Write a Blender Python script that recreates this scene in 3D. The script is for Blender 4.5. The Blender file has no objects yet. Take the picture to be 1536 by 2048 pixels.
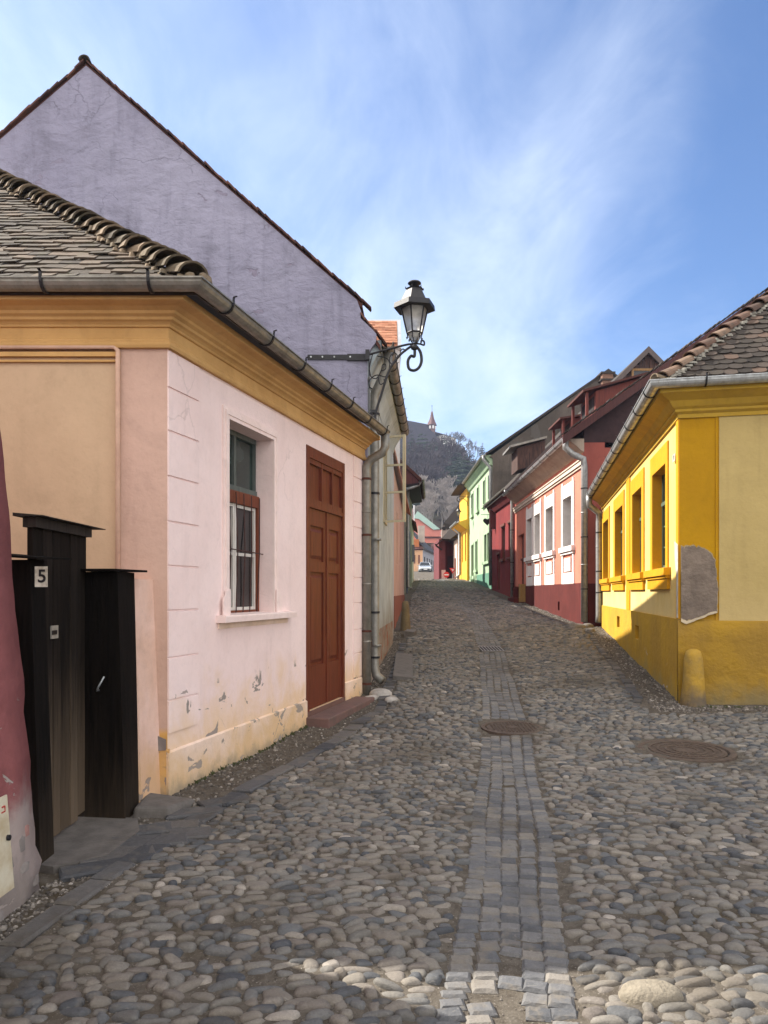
import bpy, math, random
HAZE, SUNE, SKYS, EXPO = .00042, 4.8, .075, 1.25
CL0, CL1, CLC = .25, .72, (7.4, 8.1, 9.1)
import numpy as np
from mathutils import Vector, noise as mnoise
random.seed(7); rs = np.random.RandomState(11)
R = math.radians
scene = bpy.context.scene
COL = scene.collection
F, HY, CX, CH = 1479.0, 1185.0, 768.0, 1.6

def at(px, py, Y):
    return Vector(((px-CX)/F*Y, Y, CH+(HY-py)/F*Y))

# ------------------------------------------------------------------ ground height
PY = [-20, 0, 5.8, 8, 10, 14, 21, 34, 41, 50, 56, 59, 63, 69, 76, 90, 114, 140, 700]
PZ = [0, 0, 0, .04, .12, .30, .62, 1.28, 1.72, 2.27, 2.62, 2.62, 2.52, 2.55, 2.95, 3.85, 4.9, 5.5, 5.5]
CY = [-5, 2.7, 4.6, 8.6, 16, 23, 33, 47, 56, 70]
CXX = [.2, .46, .80, 1.42, 2.32, 2.95, 3.5, 3.9, 4.0, 4.0]
def chan(Y): return np.interp(Y, CY, CXX)
def gz(X, Y):
    X = np.asarray(X, float); Y = np.asarray(Y, float)
    z = (np.interp(Y-1.0, PY, PZ)+2*np.interp(Y, PY, PZ)+np.interp(Y+1.0, PY, PZ))/4
    d = np.abs(X-chan(Y))
    n = .010*np.sin(1.7*X+.6*Y)+.008*np.sin(2.9*Y-1.3*X+1)+.006*np.sin(4.3*X+3.1*Y)
    near = np.exp(-np.clip(Y-30, 0, None)/20)
    return z + (-.035*np.exp(-(d/.45)**2) + n)*near
def g1(x, y): return float(gz(x, y))

# ------------------------------------------------------------------ mesh builder
class MB:
    def __init__(s): s.v = []; s.f = []; s.r = []; s.cur = .5
    def add(s, vs, fs):
        b = len(s.v); s.v += [tuple(p) for p in vs]
        for f in fs: s.f.append(tuple(b+i for i in f)); s.r.append(s.cur)
    def hexa(s, p):
        s.add(p, [(0,3,2,1),(4,5,6,7),(0,1,5,4),(1,2,6,5),(2,3,7,6),(3,0,4,7)])
    def bx(s, x0,x1,y0,y1,z0,z1):
        s.hexa([(x0,y0,z0),(x1,y0,z0),(x1,y1,z0),(x0,y1,z0),(x0,y0,z1),(x1,y0,z1),(x1,y1,z1),(x0,y1,z1)])
    def fbox(s, F_, u0,u1,z0,z1,w0,w1, tz=0):
        P = F_.P
        q = [P(u0,z0,w0),P(u1,z0,w0),P(u1,z0,w1),P(u0,z0,w1),P(u0,z1,w0),P(u1,z1,w0),P(u1,z1-tz,w1),P(u0,z1-tz,w1)]
        s.hexa(q)
    def prism(s, pts, ext):
        n = len(pts); e = Vector(ext)
        s.add([Vector(p) for p in pts]+[Vector(p)+e for p in pts],
              [tuple(range(n-1,-1,-1)), tuple(range(n,2*n))]+[(i,(i+1)%n,n+(i+1)%n,n+i) for i in range(n)])
    def tube(s, pts, r, n=8, caps=True, rr=None):
        pts = [Vector(p) for p in pts]; vs = []; fs = []; ref = None
        for i, p in enumerate(pts):
            a = pts[max(i-1,0)]; b = pts[min(i+1,len(pts)-1)]; d = (b-a).normalized()
            if ref is None:
                ref = Vector((0,0,1)) if abs(d.z) < .9 else Vector((1,0,0))
                x = d.cross(ref).normalized()
            else:
                x = (x-d*x.dot(d)).normalized()
            y = d.cross(x); rad = rr[i] if rr else r
            for k in range(n):
                t = 2*math.pi*k/n; vs.append(p+x*math.cos(t)*rad+y*math.sin(t)*rad)
        for i in range(len(pts)-1):
            for k in range(n):
                fs.append((i*n+k, i*n+(k+1)%n, (i+1)*n+(k+1)%n, (i+1)*n+k))
        if caps:
            fs.append(tuple(range(n-1,-1,-1))); m = (len(pts)-1)*n; fs.append(tuple(m+k for k in range(n)))
        s.add(vs, fs)
    def lathe(s, c, prof, n=16, ph=0, sx=1, sy=1):
        c = Vector(c); vs = []; fs = []
        for r, z in prof:
            for k in range(n):
                t = 2*math.pi*k/n+ph; vs.append(c+Vector((r*math.cos(t)*sx, r*math.sin(t)*sy, z)))
        for i in range(len(prof)-1):
            for k in range(n): fs.append((i*n+k, i*n+(k+1)%n, (i+1)*n+(k+1)%n, (i+1)*n+k))
        fs.append(tuple(range(n-1,-1,-1))); m = (len(prof)-1)*n; fs.append(tuple(m+k for k in range(n)))
        s.add(vs, fs)
    def sweep(s, path, prof, side=1, close=True):
        """horizontal path [(x,y)...]; prof [(w out, z)]; side +1: out is right of travel"""
        P = [Vector((p[0],p[1])) for p in path]; N = []
        for i in range(len(P)-1):
            d = (P[i+1]-P[i]).normalized(); N.append(Vector((d.y,-d.x))*side)
        vs = []; m = len(prof)
        for i, p in enumerate(P):
            if i == 0: n = N[0]
            elif i == len(P)-1: n = N[-1]
            else:
                n = (N[i-1]+N[i]); n = n/ (n.dot(N[i]) if abs(n.dot(N[i]))>1e-6 else 1)
            for w, z in prof: vs.append((p.x+n.x*w, p.y+n.y*w, z))
        fs = []
        for i in range(len(P)-1):
            for k in range(m if close else m-1): fs.append((i*m+k, i*m+(k+1)%m, (i+1)*m+(k+1)%m, (i+1)*m+k))
        if close:
            fs.append(tuple(range(m-1,-1,-1))); b = (len(P)-1)*m; fs.append(tuple(b+k for k in range(m)))
        s.add(vs, fs)
    def wall(s, F_, u0,u1,z0,z1, holes=(), depth=.2):
        us = sorted({u0,u1}|{h[0] for h in holes}|{h[1] for h in holes}); zs = sorted({z0,z1}|{h[2] for h in holes}|{h[3] for h in holes})
        for a, b in zip(us, us[1:]):
            for c, d in zip(zs, zs[1:]):
                um, zm = (a+b)/2, (c+d)/2
                if any(h[0]<um<h[1] and h[2]<zm<h[3] for h in holes): continue
                s.add([F_.P(a,c,0),F_.P(b,c,0),F_.P(b,d,0),F_.P(a,d,0)], [(0,1,2,3)])
        for a,b,c,d in holes:
            P = F_.P
            for q in ([(a,c),(a,d)],[(b,c),(b,d)],[(a,c),(b,c)],[(a,d),(b,d)]):
                s.add([P(q[0][0],q[0][1],0),P(q[1][0],q[1][1],0),P(q[1][0],q[1][1],-depth),P(q[0][0],q[0][1],-depth)], [(0,1,2,3)])
    def build_split(s, name, m, parent=None, smooth=False):
        par = list(range(len(s.v)))
        def fd(a):
            while par[a] != a: par[a] = par[par[a]]; a = par[a]
            return a
        for f in s.f:
            r0 = fd(f[0])
            for i in f[1:]:
                r1 = fd(i)
                if r1 != r0: par[r1] = r0
        gr = {}
        for f, r in zip(s.f, s.r): gr.setdefault(fd(f[0]), []).append((f, r))
        out = []
        for k, fl in gr.items():
            mp = {}; mb = MB()
            for f, r in fl:
                for i in f:
                    if i not in mp: mp[i] = len(mb.v); mb.v.append(s.v[i])
                mb.f.append(tuple(mp[i] for i in f)); mb.r.append(r)
            out.append(mb.build(name, m, parent, smooth))
        return out
    def build(s, name, m, parent=None, smooth=False, fix=True):
        me = bpy.data.meshes.new(name)
        o3 = Vector(ORG.get(parent.name, (0,0,0))) if parent else Vector((0,0,0))
        me.from_pydata([(a-o3.x,b-o3.y,c-o3.z) for a,b,c in s.v], [], s.f)
        if fix:
            import bmesh
            bm = bmesh.new(); bm.from_mesh(me); bmesh.ops.recalc_face_normals(bm, faces=bm.faces); bm.to_mesh(me); bm.free()
        at_ = me.attributes.new('rv', 'FLOAT', 'FACE'); at_.data.foreach_set('value', s.r)
        me.materials.append(m)
        if smooth: me.polygons.foreach_set('use_smooth', [True]*len(me.polygons))
        o = bpy.data.objects.new(name, me); COL.objects.link(o)
        if parent: o.parent = parent; ORG[o.name] = tuple(o3)
        if smooth == 'auto':
            pass
        return o
ORG = {}
def thing(name, label, cat, loc=(0,0,0), group=None, kind=None):
    o = bpy.data.objects.new(name, None); COL.objects.link(o); o.location = loc; o.empty_display_size = .2
    ORG[o.name] = tuple(loc); o['label'] = label; o['category'] = cat
    if group: o['group'] = group
    if kind: o['kind'] = kind
    return o
def tag(o, label=None, cat=None, group=None, kind=None):
    if label: o['label'] = label
    if cat: o['category'] = cat
    if group: o['group'] = group
    if kind: o['kind'] = kind
    return o

class Fac:
    """vertical plane; u along p0->p1, w outward"""
    def __init__(s, p0, p1, side):
        s.p0 = Vector(p0); s.p1 = Vector(p1); d = s.p1-s.p0; s.L = d.length; s.u = d/s.L; s.n = Vector((s.u.y,-s.u.x))*side
    def P(s, u, z, w=0):
        q = s.p0+s.u*u+s.n*w; return Vector((q.x,q.y,z))
    def U(s, px, w=0):
        k = (px-CX)/F; q = s.p0+s.n*w; return (k*q.y-q.x)/(s.u.x-k*s.u.y)
    def Z(s, px, py, w=0):
        Y = (s.p0+s.u*s.U(px,w)+s.n*w).y; return CH+(HY-py)/F*Y

# ------------------------------------------------------------------ materials
class NB:
    def __init__(s, m): s.t = m.node_tree; s.n = s.t.nodes; s.l = s.t.links
    def new(s, ty, **kw):
        n = s.n.new(ty)
        for k, v in kw.items():
            if isinstance(k, str) and hasattr(n, k): setattr(n, k, v)
        return n
    def link(s, a, b): s.l.new(a, b)
    def val(s, sock, v):
        if hasattr(v, 'is_linked') or hasattr(v, 'links'): s.l.new(v, sock)
        else: sock.default_value = v
    def math(s, op, a, b=0, c=None, clamp=False):
        n = s.n.new('ShaderNodeMath'); n.operation = op; n.use_clamp = clamp
        s.val(n.inputs[0], a); s.val(n.inputs[1], b)
        if c is not None: s.val(n.inputs[2], c)
        return n.outputs[0]
    def noise(s, vec, scale, detail=4, rough=.55, dist=0):
        n = s.n.new('ShaderNodeTexNoise'); s.val(n.inputs['Vector'], vec); n.inputs['Scale'].default_value = scale
        n.inputs['Detail'].default_value = detail; n.inputs['Roughness'].default_value = rough; n.inputs['Distortion'].default_value = dist
        return n.outputs['Fac']
    def mapv(s, vec, sc, rot=(0,0,0), loc=(0,0,0)):
        n = s.n.new('ShaderNodeMapping'); s.l.new(vec, n.inputs['Vector']); n.inputs['Scale'].default_value = sc; n.inputs['Rotation'].default_value = rot; n.inputs['Location'].default_value = loc
        return n.outputs[0]
    def mix(s, fac, a, b, mode='MIX'):
        n = s.n.new('ShaderNodeMix'); n.data_type = 'RGBA'; n.blend_type = mode
        s.val(n.inputs[0], fac)
        for sock, v in ((n.inputs[6], a), (n.inputs[7], b)):
            if hasattr(v, 'links'): s.l.new(v, sock)
            else: sock.default_value = (v[0],v[1],v[2],1)
        return n.outputs[2]
    def ramp(s, fac, stops):
        n = s.n.new('ShaderNodeValToRGB'); s.l.new(fac, n.inputs[0]); cr = n.color_ramp
        while len(cr.elements) < len(stops): cr.elements.new(.5)
        for e, (p, c) in zip(cr.elements, stops):
            e.position = p; e.color = (c[0],c[1],c[2],1) if not isinstance(c, (int,float)) else (c,c,c,1)
        return n.outputs[0]
    def step(s, x, a, b):
        n = s.n.new('ShaderNodeMapRange'); n.interpolation_type = 'SMOOTHSTEP'; s.val(n.inputs[0], x)
        n.inputs[1].default_value = a; n.inputs[2].default_value = b; n.inputs[3].default_value = 0; n.inputs[4].default_value = 1
        return n.outputs[0]
    def bump(s, h, strength, dist, prev=None):
        n = s.n.new('ShaderNodeBump'); n.inputs['Strength'].default_value = strength; n.inputs['Distance'].default_value = dist
        s.l.new(h, n.inputs['Height'])
        if prev: s.l.new(prev, n.inputs['Normal'])
        return n.outputs[0]
MATS = {}
def newmat(name, rough=.8, metal=0, spec=.3):
    m = bpy.data.materials.new(name); m.use_nodes = True; b = m.node_tree.nodes['Principled BSDF']
    b.inputs['Roughness'].default_value = rough; b.inputs['Metallic'].default_value = metal; b.inputs['Specular IOR Level'].default_value = spec
    MATS[name] = m
    nb = NB(m); g = nb.new('ShaderNodeNewGeometry'); return m, nb, b, g.outputs['Position']
def sepz(nb, pos):
    n = nb.new('ShaderNodeSeparateXYZ'); nb.link(pos, n.inputs[0]); return n.outputs
def plaster(name, c1, c2, bump=.35, scale=1.1, stains=(), chips=(), rough=.88, streak=.12, coarse=0, mottle=.25, crack=.0):
    m, nb, b, pos = newmat(name, rough, 0, .15)
    xyz = sepz(nb, pos)
    n1 = nb.noise(pos, scale, 5, .6, .4)
    col = nb.mix(nb.step(n1, .32, .68), c1, c2)
    st = nb.noise(nb.mapv(pos, (5,5,.5)), 1.3, 4, .6)
    col = nb.mix(nb.math('MULTIPLY', nb.step(st, .5, .8), streak*2), col, [c*.62 for c in c2])
    fine = nb.noise(pos, 22, 5, .7)
    mot = nb.noise(nb.mapv(pos,(1,1,1),loc=(3,5,7)), scale*2.6, 6, .68, .8)
    col = nb.mix(mottle, col, nb.ramp(mot, [(.30,.55),(.48,.95),(.75,1.12)]), 'MULTIPLY')
    col = nb.mix(.5, col, nb.ramp(fine, [(.25,.86),(.5,1),(.8,1)]), 'MULTIPLY')
    for (z1, z0, sc, c, amt, seed) in stains:
        nn = nb.noise(nb.mapv(pos, (1,1,.7), loc=(seed,seed*2,0)), sc, 5, .65, .5)
        zz = nb.math('ADD', xyz[2], nb.math('MULTIPLY', nb.math('SUBTRACT', nn, .5), (z1-z0)*2.2))
        f = nb.math('SUBTRACT', 1, nb.step(zz, z0, z1))
        col = nb.mix(nb.math('MULTIPLY', f, amt), col, c)
    h = nb.math('ADD', nb.math('MULTIPLY', nb.noise(pos, 9, 4, .55), 1.0), nb.math('MULTIPLY', fine, .35))
    for (z1, z0, sc, th, c, seed) in chips:
        nn = nb.noise(nb.mapv(pos, (1,1,1.3), loc=(seed,-seed,seed)), sc, 6, .6, .6)
        zm = nb.math('SUBTRACT', 1, nb.step(xyz[2], z0, z1))
        f = nb.math('MULTIPLY', nb.step(nn, th, th+.012), nb.step(zm, .02, .3))
        col = nb.mix(f, col, c); h = nb.math('SUBTRACT', h, nb.math('MULTIPLY', f, .7))
    if crack:
        vn = nb.new('ShaderNodeTexNoise'); nb.link(pos, vn.inputs['Vector']); vn.inputs['Scale'].default_value = 2.5; vn.inputs['Detail'].default_value = 5
        va = nb.new('ShaderNodeVectorMath'); va.operation = 'MULTIPLY_ADD'; nb.link(vn.outputs['Color'], va.inputs[0]); va.inputs[1].default_value = (.55,.55,.55); nb.link(pos, va.inputs[2])
        vo = nb.new('ShaderNodeTexVoronoi'); vo.feature = 'DISTANCE_TO_EDGE'; vo.inputs['Scale'].default_value = .75; nb.link(va.outputs[0], vo.inputs['Vector'])
        line = nb.math('SUBTRACT', 1, nb.step(vo.outputs['Distance'], .002, .007))
        cf = nb.math('MULTIPLY', nb.math('MULTIPLY', line, nb.step(nb.noise(nb.mapv(pos,(1,1,1),loc=(9,2,4)), .9, 3, .6), .50, .62)), crack)
        col = nb.mix(cf, col, [c*.4 for c in c2]); h = nb.math('SUBTRACT', h, cf)
    if coarse:
        h = nb.math('ADD', h, nb.math('MULTIPLY', nb.noise(nb.mapv(pos,(1,1,1.5),rot=(0,.5,0)), 3.7, 4, .62, .3), coarse))
    nb.link(col, b.inputs['Base Color'])
    nb.link(nb.bump(h, bump, .02), b.inputs['Normal'])
    return m
def wood(name, c1, c2, axis=(12,12,.7), rough=.65, bump=.5, spec=.3, worn=None):
    m, nb, b, pos = newmat(name, rough, 0, spec)
    v = nb.mapv(pos, axis)
    n = nb.noise(v, 3, 6, .65, .6); n2 = nb.noise(nb.mapv(pos, [a*4 for a in axis]), 4, 3, .6)
    col = nb.mix(nb.step(n, .35, .7), c1, c2)
    col = nb.mix(.6, col, nb.ramp(n2, [(.3,.75),(.6,1)]), 'MULTIPLY')
    a = nb.new('ShaderNodeAttribute'); a.attribute_name = 'rv'; rvr = nb.ramp(a.outputs['Fac'], [(0,.62),(.5,1),(1,1.4)])
    if worn:
        xyz = sepz(nb, pos)
        f = nb.math('MULTIPLY', nb.math('SUBTRACT', 1, nb.step(nb.math('ADD', xyz[2], nb.math('MULTIPLY', n, .8)), worn[0], worn[1])), .8)
        col = nb.mix(f, col, worn[2])
    col = nb.mix(1, col, rvr, 'MULTIPLY')
    nb.link(col, b.inputs['Base Color']); nb.link(nb.bump(nb.math('ADD', n, n2), bump, .006), b.inputs['Normal'])
    return m
def plain(name, c, rough=.6, metal=0, var=.2, sc=6, bump=0, spec=.4, c2=None):
    m, nb, b, pos = newmat(name, rough, metal, spec)
    n = nb.noise(pos, sc, 4, .6)
    col = nb.mix(nb.step(n, .3, .75), c, c2 if c2 else [x*(1-var) for x in c]); nb.link(col, b.inputs['Base Color'])
    if bump: nb.link(nb.bump(nb.noise(pos, sc*4, 4, .6), bump, .01), b.inputs['Normal'])
    return m
def rvmat(name, stops, rough=.85, sc=14, bump=.4, spec=.2, dirt=(.06,.055,.045), dirtamt=.6, bdist=.01):
    m, nb, b, pos = newmat(name, rough, 0, spec)
    a = nb.new('ShaderNodeAttribute'); a.attribute_name = 'rv'
    col = nb.ramp(a.outputs['Fac'], stops)
    n = nb.noise(pos, sc, 5, .65); n2 = nb.noise(pos, sc*.35, 3, .6)
    col = nb.mix(.6, col, nb.ramp(n, [(.25,.65),(.55,1),(.8,1.15)]), 'MULTIPLY')
    col = nb.mix(nb.math('MULTIPLY', nb.step(n2, .52, .72), dirtamt), col, dirt)
    nb.link(col, b.inputs['Base Color']); nb.link(nb.bump(n, bump, bdist), b.inputs['Normal'])
    return m
def lin(r, g, b):
    f = lambda c: ((c/255+.055)/1.055)**2.4 if c > 10 else c/255/12.92
    return (f(r), f(g), f(b))

ZINC = None
def zincmat(name, c, rough=.45, metal=.55):
    m, nb, b, pos = newmat(name, rough, metal, .5)
    n = nb.noise(nb.mapv(pos,(2,2,2)), 4, 5, .65); st = nb.noise(nb.mapv(pos,(14,14,1)), 2, 3, .6)
    col = nb.mix(nb.step(n, .3, .7), c, [x*.68 for x in c]); col = nb.mix(nb.math('MULTIPLY', nb.step(st,.5,.75), .4), col, (.16,.13,.09))
    nb.link(col, b.inputs['Base Color']); nb.link(nb.ramp(n, [(.3,.38),(.7,.62)]), b.inputs['Roughness'])
    return m
zinc = zincmat('weathered_zinc', (.36,.37,.37)); zinc2 = zincmat('bright_zinc', (.50,.53,.55), .35, .6)
zincd = zincmat('stained_zinc', (.27,.26,.23), .55, .4)
iron = plain('black_iron', (.022,.022,.026), .5, .3, .4, 20, .2)
rustband = plain('rusty_band', (.09,.03,.02), .8, .1, .4, 25, .3)
def glassmat(name, c, rough=.06):
    m, nb, b, pos = newmat(name, rough, 0, .45)
    n = nb.noise(pos, 1.6, 3, .6, .6); col = nb.mix(nb.step(n, .35, .7), c, [x*.45 for x in c]); nb.link(col, b.inputs['Base Color'])
    nb.link(nb.bump(nb.noise(pos, 2.2, 2, .5), .12, .02), b.inputs['Normal'])
    return m
gdark = glassmat('dark_glass', (.02,.023,.026)); ggreen = glassmat('green_glass', (.03,.05,.045)); 

# --- tiles / roofs
t_old = rvmat('old_grey_tile', [(0,(.030,.023,.019)),(.4,(.060,.048,.037)),(.7,(.085,.066,.050)),(1,(.125,.092,.068))], .9, 26, .6, dirt=(.075,.07,.04), dirtamt=.55)
t_brown = rvmat('mossy_brown_tile', [(0,(.020,.017,.015)),(.45,(.042,.035,.030)),(.8,(.066,.052,.044)),(1,(.10,.066,.050))], .9, 22, .6, dirt=(.05,.045,.035), dirtamt=.6)
t_red = rvmat('red_brown_tile', [(0,(.045,.02,.018)),(.5,(.08,.032,.026)),(1,(.12,.048,.035))], .85, 12, .4, dirt=(.06,.035,.03), dirtamt=.5)
t_orange = rvmat('orange_tile', [(0,(.30,.13,.07)),(.5,(.42,.19,.11)),(1,(.52,.27,.17))], .85, 8, .3, dirt=(.15,.07,.05), dirtamt=.4)
t_hip = rvmat('hip_tile', [(0,(.07,.058,.042)),(.5,(.14,.11,.075)),(1,(.24,.18,.125))], .95, 20, .8, dirt=(.05,.05,.03), dirtamt=.75, bdist=.02)
mortar = plain('lime_mortar', (.36,.34,.29), .95, 0, .4, 25, .8)

def tiles(mb, O, U, V, span, rows, expo=.13, tw=.17, th=.014, rounded=True, jit=1.0):
    O = Vector(O); U = Vector(U).normalized(); V = Vector(V).normalized(); N = U.cross(V); N = N if N.z > 0 else -N
    for r in range(rows):
        v = r*expo; a, b = span(v)
        if b-a < .05: continue
        off = (r % 2)*tw/2+random.uniform(-.01,.01); u = math.floor(a/tw)*tw+off-tw
        while u < b:
            c0 = max(u, a); c1 = min(u+tw-.004, b); u += tw
            if c1-c0 < .03: continue
            mb.cur = random.random(); dl = random.uniform(0,.012)*jit; dv = random.uniform(-.014,.014)*jit; tl = random.uniform(-.006,.006)*jit
            e0 = v+dv; e1 = v+expo*1.7; l0 = th*2.1+dl
            prof = [(c0,e0),(c1,e0)]
            if rounded: 
                w = c1-c0; prof = [(c0,e0+.035),(c0+w*.2,e0+.01),(c0+w*.5,e0),(c0+w*.8,e0+.01),(c1,e0+.035)]
            low = [O+U*x+V*y+N*(l0+tl*(x-c0)/max(c1-c0,.01)) for x,y in prof]; top = [O+U*c1+V*e1+N*(th), O+U*c0+V*e1+N*(th)]
            p = low+top; n = len(p); q = [x-N*th for x in p]
            mb.add(p+q, [tuple(range(n))]+[(i, (i+1)%n, n+(i+1)%n, n+i) for i in range(n-3+2)])
def hiptiles(mb, A, B, r=.11, step=.2, up=Vector((0,0,1)), lift=.0):
    A = Vector(A); B = Vector(B); D = (B-A); L = D.length; D.normalize(); X = D.cross(up).normalized(); Y = X.cross(D).normalized()
    if Y.z < 0: Y = -Y
    k = 0; s = 0
    while s < L:
        mb.cur = random.random(); c = A+D*s; e = A+D*(s+step*1.35); r0 = r*random.uniform(1.05,1.18); r1 = r*.8; vs = []; m = 8
        jx = X*random.uniform(-.02,.02)
        for (p, rad, up_) in ((c+jx, r0, .05+lift), (e, r1, 0+lift)):
            for rr_ in (rad, rad-.018):
                for i in range(m+1):
                    t = math.pi*i/m; vs.append(p+X*math.cos(t)*rr_+Y*(math.sin(t)*rr_*.85+up_-.03))
        n = m+1; fs = []
        for i in range(m):
            fs += [(i,i+1,2*n+i+1,2*n+i), (n+i,3*n+i,3*n+i+1,n+i+1), (i,n+i,n+i+1,i+1), (2*n+i,2*n+i+1,3*n+i+1,3*n+i)]
        fs += [(0,2*n,3*n,n),(m,n+m,3*n+m,2*n+m)]
        mb.add(vs, fs); s += step

def gutter(parent, path, z, side, r=.07, mat_=None, strap=None, every=.8, name='gutter'):
    """half-round channel below eave; path is the wall-side edge line of the gutter"""
    mb = MB(); n = 9; prof = []
    for i in range(n+1):
        t = math.pi+math.pi*i/n; prof.append((r+r*math.cos(t), z+r*math.sin(t)*1.05))
    prof += [(2*r+.012, z+.008),(2*r+.012,z-.004)]
    for i in range(n, -1, -1):
        t = math.pi+math.pi*i/n; prof.append((r+(r-.006)*math.cos(t), z+(r-.006)*math.sin(t)*1.05+.0))
    mb.sweep(path, prof, side); 
    # seams
    g = mb.build(name, mat_ or zinc, parent, False)
    if strap:
        ms = MB()
        for i in range(len(path)-1):
            a = Vector((path[i][0],path[i][1])); b = Vector((path[i+1][0],path[i+1][1])); d = (b-a); L = d.length; d.normalize(); nrm = Vector((d.y,-d.x))*side
            s = every*.5
            while s < L-.1:
                pts = []
                for k in range(11):
                    t = math.pi+math.pi*k/10; q = a+d*s+nrm*(r+(r+.008)*math.cos(t)); pts.append(Vector((q.x,q.y,z+(r+.008)*math.sin(t)*1.05)))
                q = a+d*s+nrm*(2*r+.012); pts.append(Vector((q.x,q.y,z+.045)))
                q2 = a+d*(s)+nrm*(2*r+.035); pts.append(Vector((q2.x,q2.y,z+.05)))
                w = d*.011; vs = []; fs = []
                for p in pts: vs += [p+Vector((w.x,w.y,0)), p-Vector((w.x,w.y,0)), p-Vector((w.x,w.y,0))-Vector((nrm.x,nrm.y,0))*.0]
                vs = [v for i2,v in enumerate(vs) if i2%3!=2]
                # make thin box strip
                out = []
                c = a+d*s+nrm*r; c3 = Vector((c.x,c.y,z))
                for p in pts:
                    o = (p-c3); o = o.normalized()*.005 if o.length>0 else Vector((0,0,.005))
                    out += [p+Vector((w.x,w.y,0))+o, p-Vector((w.x,w.y,0))+o, p-Vector((w.x,w.y,0))-o, p+Vector((w.x,w.y,0))-o]
                for k in range(len(pts)-1):
                    for j in range(4): fs.append((k*4+j, k*4+(j+1)%4, (k+1)*4+(j+1)%4, (k+1)*4+j))
                ms.add(out, fs); s += every
        ms.build_split('gutter_strap', strap, g)
    return g
def downpipe(parent, pts, r, mat_=None, bands=(), bandmat=None, seams=()):
    mb = MB(); mb.tube(pts, r, 14)
    for z in seams:
        p = pts[-2]; mb.tube([(p[0],p[1],z-.015),(p[0],p[1],z+.015)], r*1.07, 14)
    d = mb.build('drainpipe', mat_ or zinc, parent, True)
    me = d.data
    if bands:
        mm = MB()
        for z in bands:
            # interpolate the vertical run
            p = None
            for a, b in zip(pts, pts[1:]):
                if min(a[2],b[2]) <= z <= max(a[2],b[2]): t = (z-a[2])/((b[2]-a[2]) or 1); p = (a[0]+(b[0]-a[0])*t, a[1]+(b[1]-a[1])*t)
            if p: mm.tube([(p[0],p[1],z-.016),(p[0],p[1],z+.016)], r*1.13, 14)
        mm.build_split('pipe_band', bandmat or rustband, d)
    return d
# =================================================================== RED HOUSE at left edge (foreground)
red = thing('red_house', 'dusty red plastered house end with crumbling base at the left edge', 'house', (-2.5,3,0))
m_red = plaster('red_plaster', (.27,.095,.095), (.20,.07,.072), .5, 1.5, stains=[(.62,.40,4,(.40,.34,.31),.9,3),(.3,.05,5,(.22,.19,.17),.8,9)], chips=[(1.6,.5,3.0,.63,(.36,.31,.28),5)], coarse=.5)
mb = MB(); nz, ny = 40, 14; vs = []; fs = []
def redp(i, j):
    z = -.3+3.6*i/nz; t = j/ny
    ye = 4.0-.02*z+.035*mnoise.noise(Vector((0,3.1,z*3.5)))+.02*mnoise.noise(Vector((7,3.1,z*11)))
    if z < .55: ye += .03*mnoise.noise(Vector((1,1,z*9)))
    y = 1.0+(ye-1.0)*t
    x = -1.86-.075*max(z,0)+.018*mnoise.noise(Vector((y*3,0,z*3)))+(.03*mnoise.noise(Vector((y*9,5,z*9))) if z < .5 else 0)
    return Vector((x,y,z))
for i in range(nz+1):
    for j in range(ny+1): vs.append(redp(i,j))
    p = redp(i, ny); vs.append(Vector((p.x-.35, p.y+.02, p.z))); vs.append(Vector((p.x-3, p.y-.02, p.z)))
m_ = ny+3
for i in range(nz):
    for j in range(m_-1): fs.append((i*m_+j,i*m_+j+1,(i+1)*m_+j+1,(i+1)*m_+j))
mb.add(vs, fs); mb.build('wall', m_red, red, True)
mb = MB(); mb.prism([(-2.15,-6,3.3),(-2.25,3.7,3.3),(-5,3.7,6.0),(-5,-6,6.0)], (0,0,.12)); mb.bx(-5,-2.15,-6,1.0,-.3,3.3); mb.build('roof', t_red, red)
# loose stones in the ruined foot
mb = MB()
def blob(mb, c, a, b, h, rz=0, n=9, rings=3, seed=0, top=0):
    vs = []; fs = []
    for i in range(rings+1):
        ph = math.pi/2*(i/rings); 
        for k in range(n):
            t = 2*math.pi*k/n; rr = math.cos(ph)**.75 if i < rings else .18
            d = 1+.16*mnoise.noise(Vector((math.cos(t)*1.3+seed*3.7, math.sin(t)*1.3, ph+seed)))
            x = a*rr*math.cos(t)*d; y = b*rr*math.sin(t)*d; z = h*math.sin(ph)**.9 if i else -h*.6
            vs.append((c[0]+x*math.cos(rz)-y*math.sin(rz), c[1]+x*math.sin(rz)+y*math.cos(rz), c[2]+z))
    for i in range(rings):
        for k in range(n): fs.append((i*n+k,i*n+(k+1)%n,(i+1)*n+(k+1)%n,(i+1)*n+k))
    fs.append(tuple(rings*n+k for k in range(n))); mb.add(vs, fs)
for k in range(22):
    y = random.uniform(3.2,4.0); z = random.uniform(.0,.42); mb.cur = random.random()
    blob(mb, (-1.875-.07*z, y, z), random.uniform(.02,.035), random.uniform(.04,.09), random.uniform(.03,.06), random.uniform(-.2,.2), seed=k)
m_rub = rvmat('rubble_stone', [(0,(.16,.14,.13)),(.5,(.28,.25,.23)),(.85,(.30,.15,.13)),(1,(.45,.41,.37))], .95, 30, .7, dirt=(.1,.09,.08))
tag(mb.build('exposed_stone', m_rub, red, True),kind='stuff')
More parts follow.
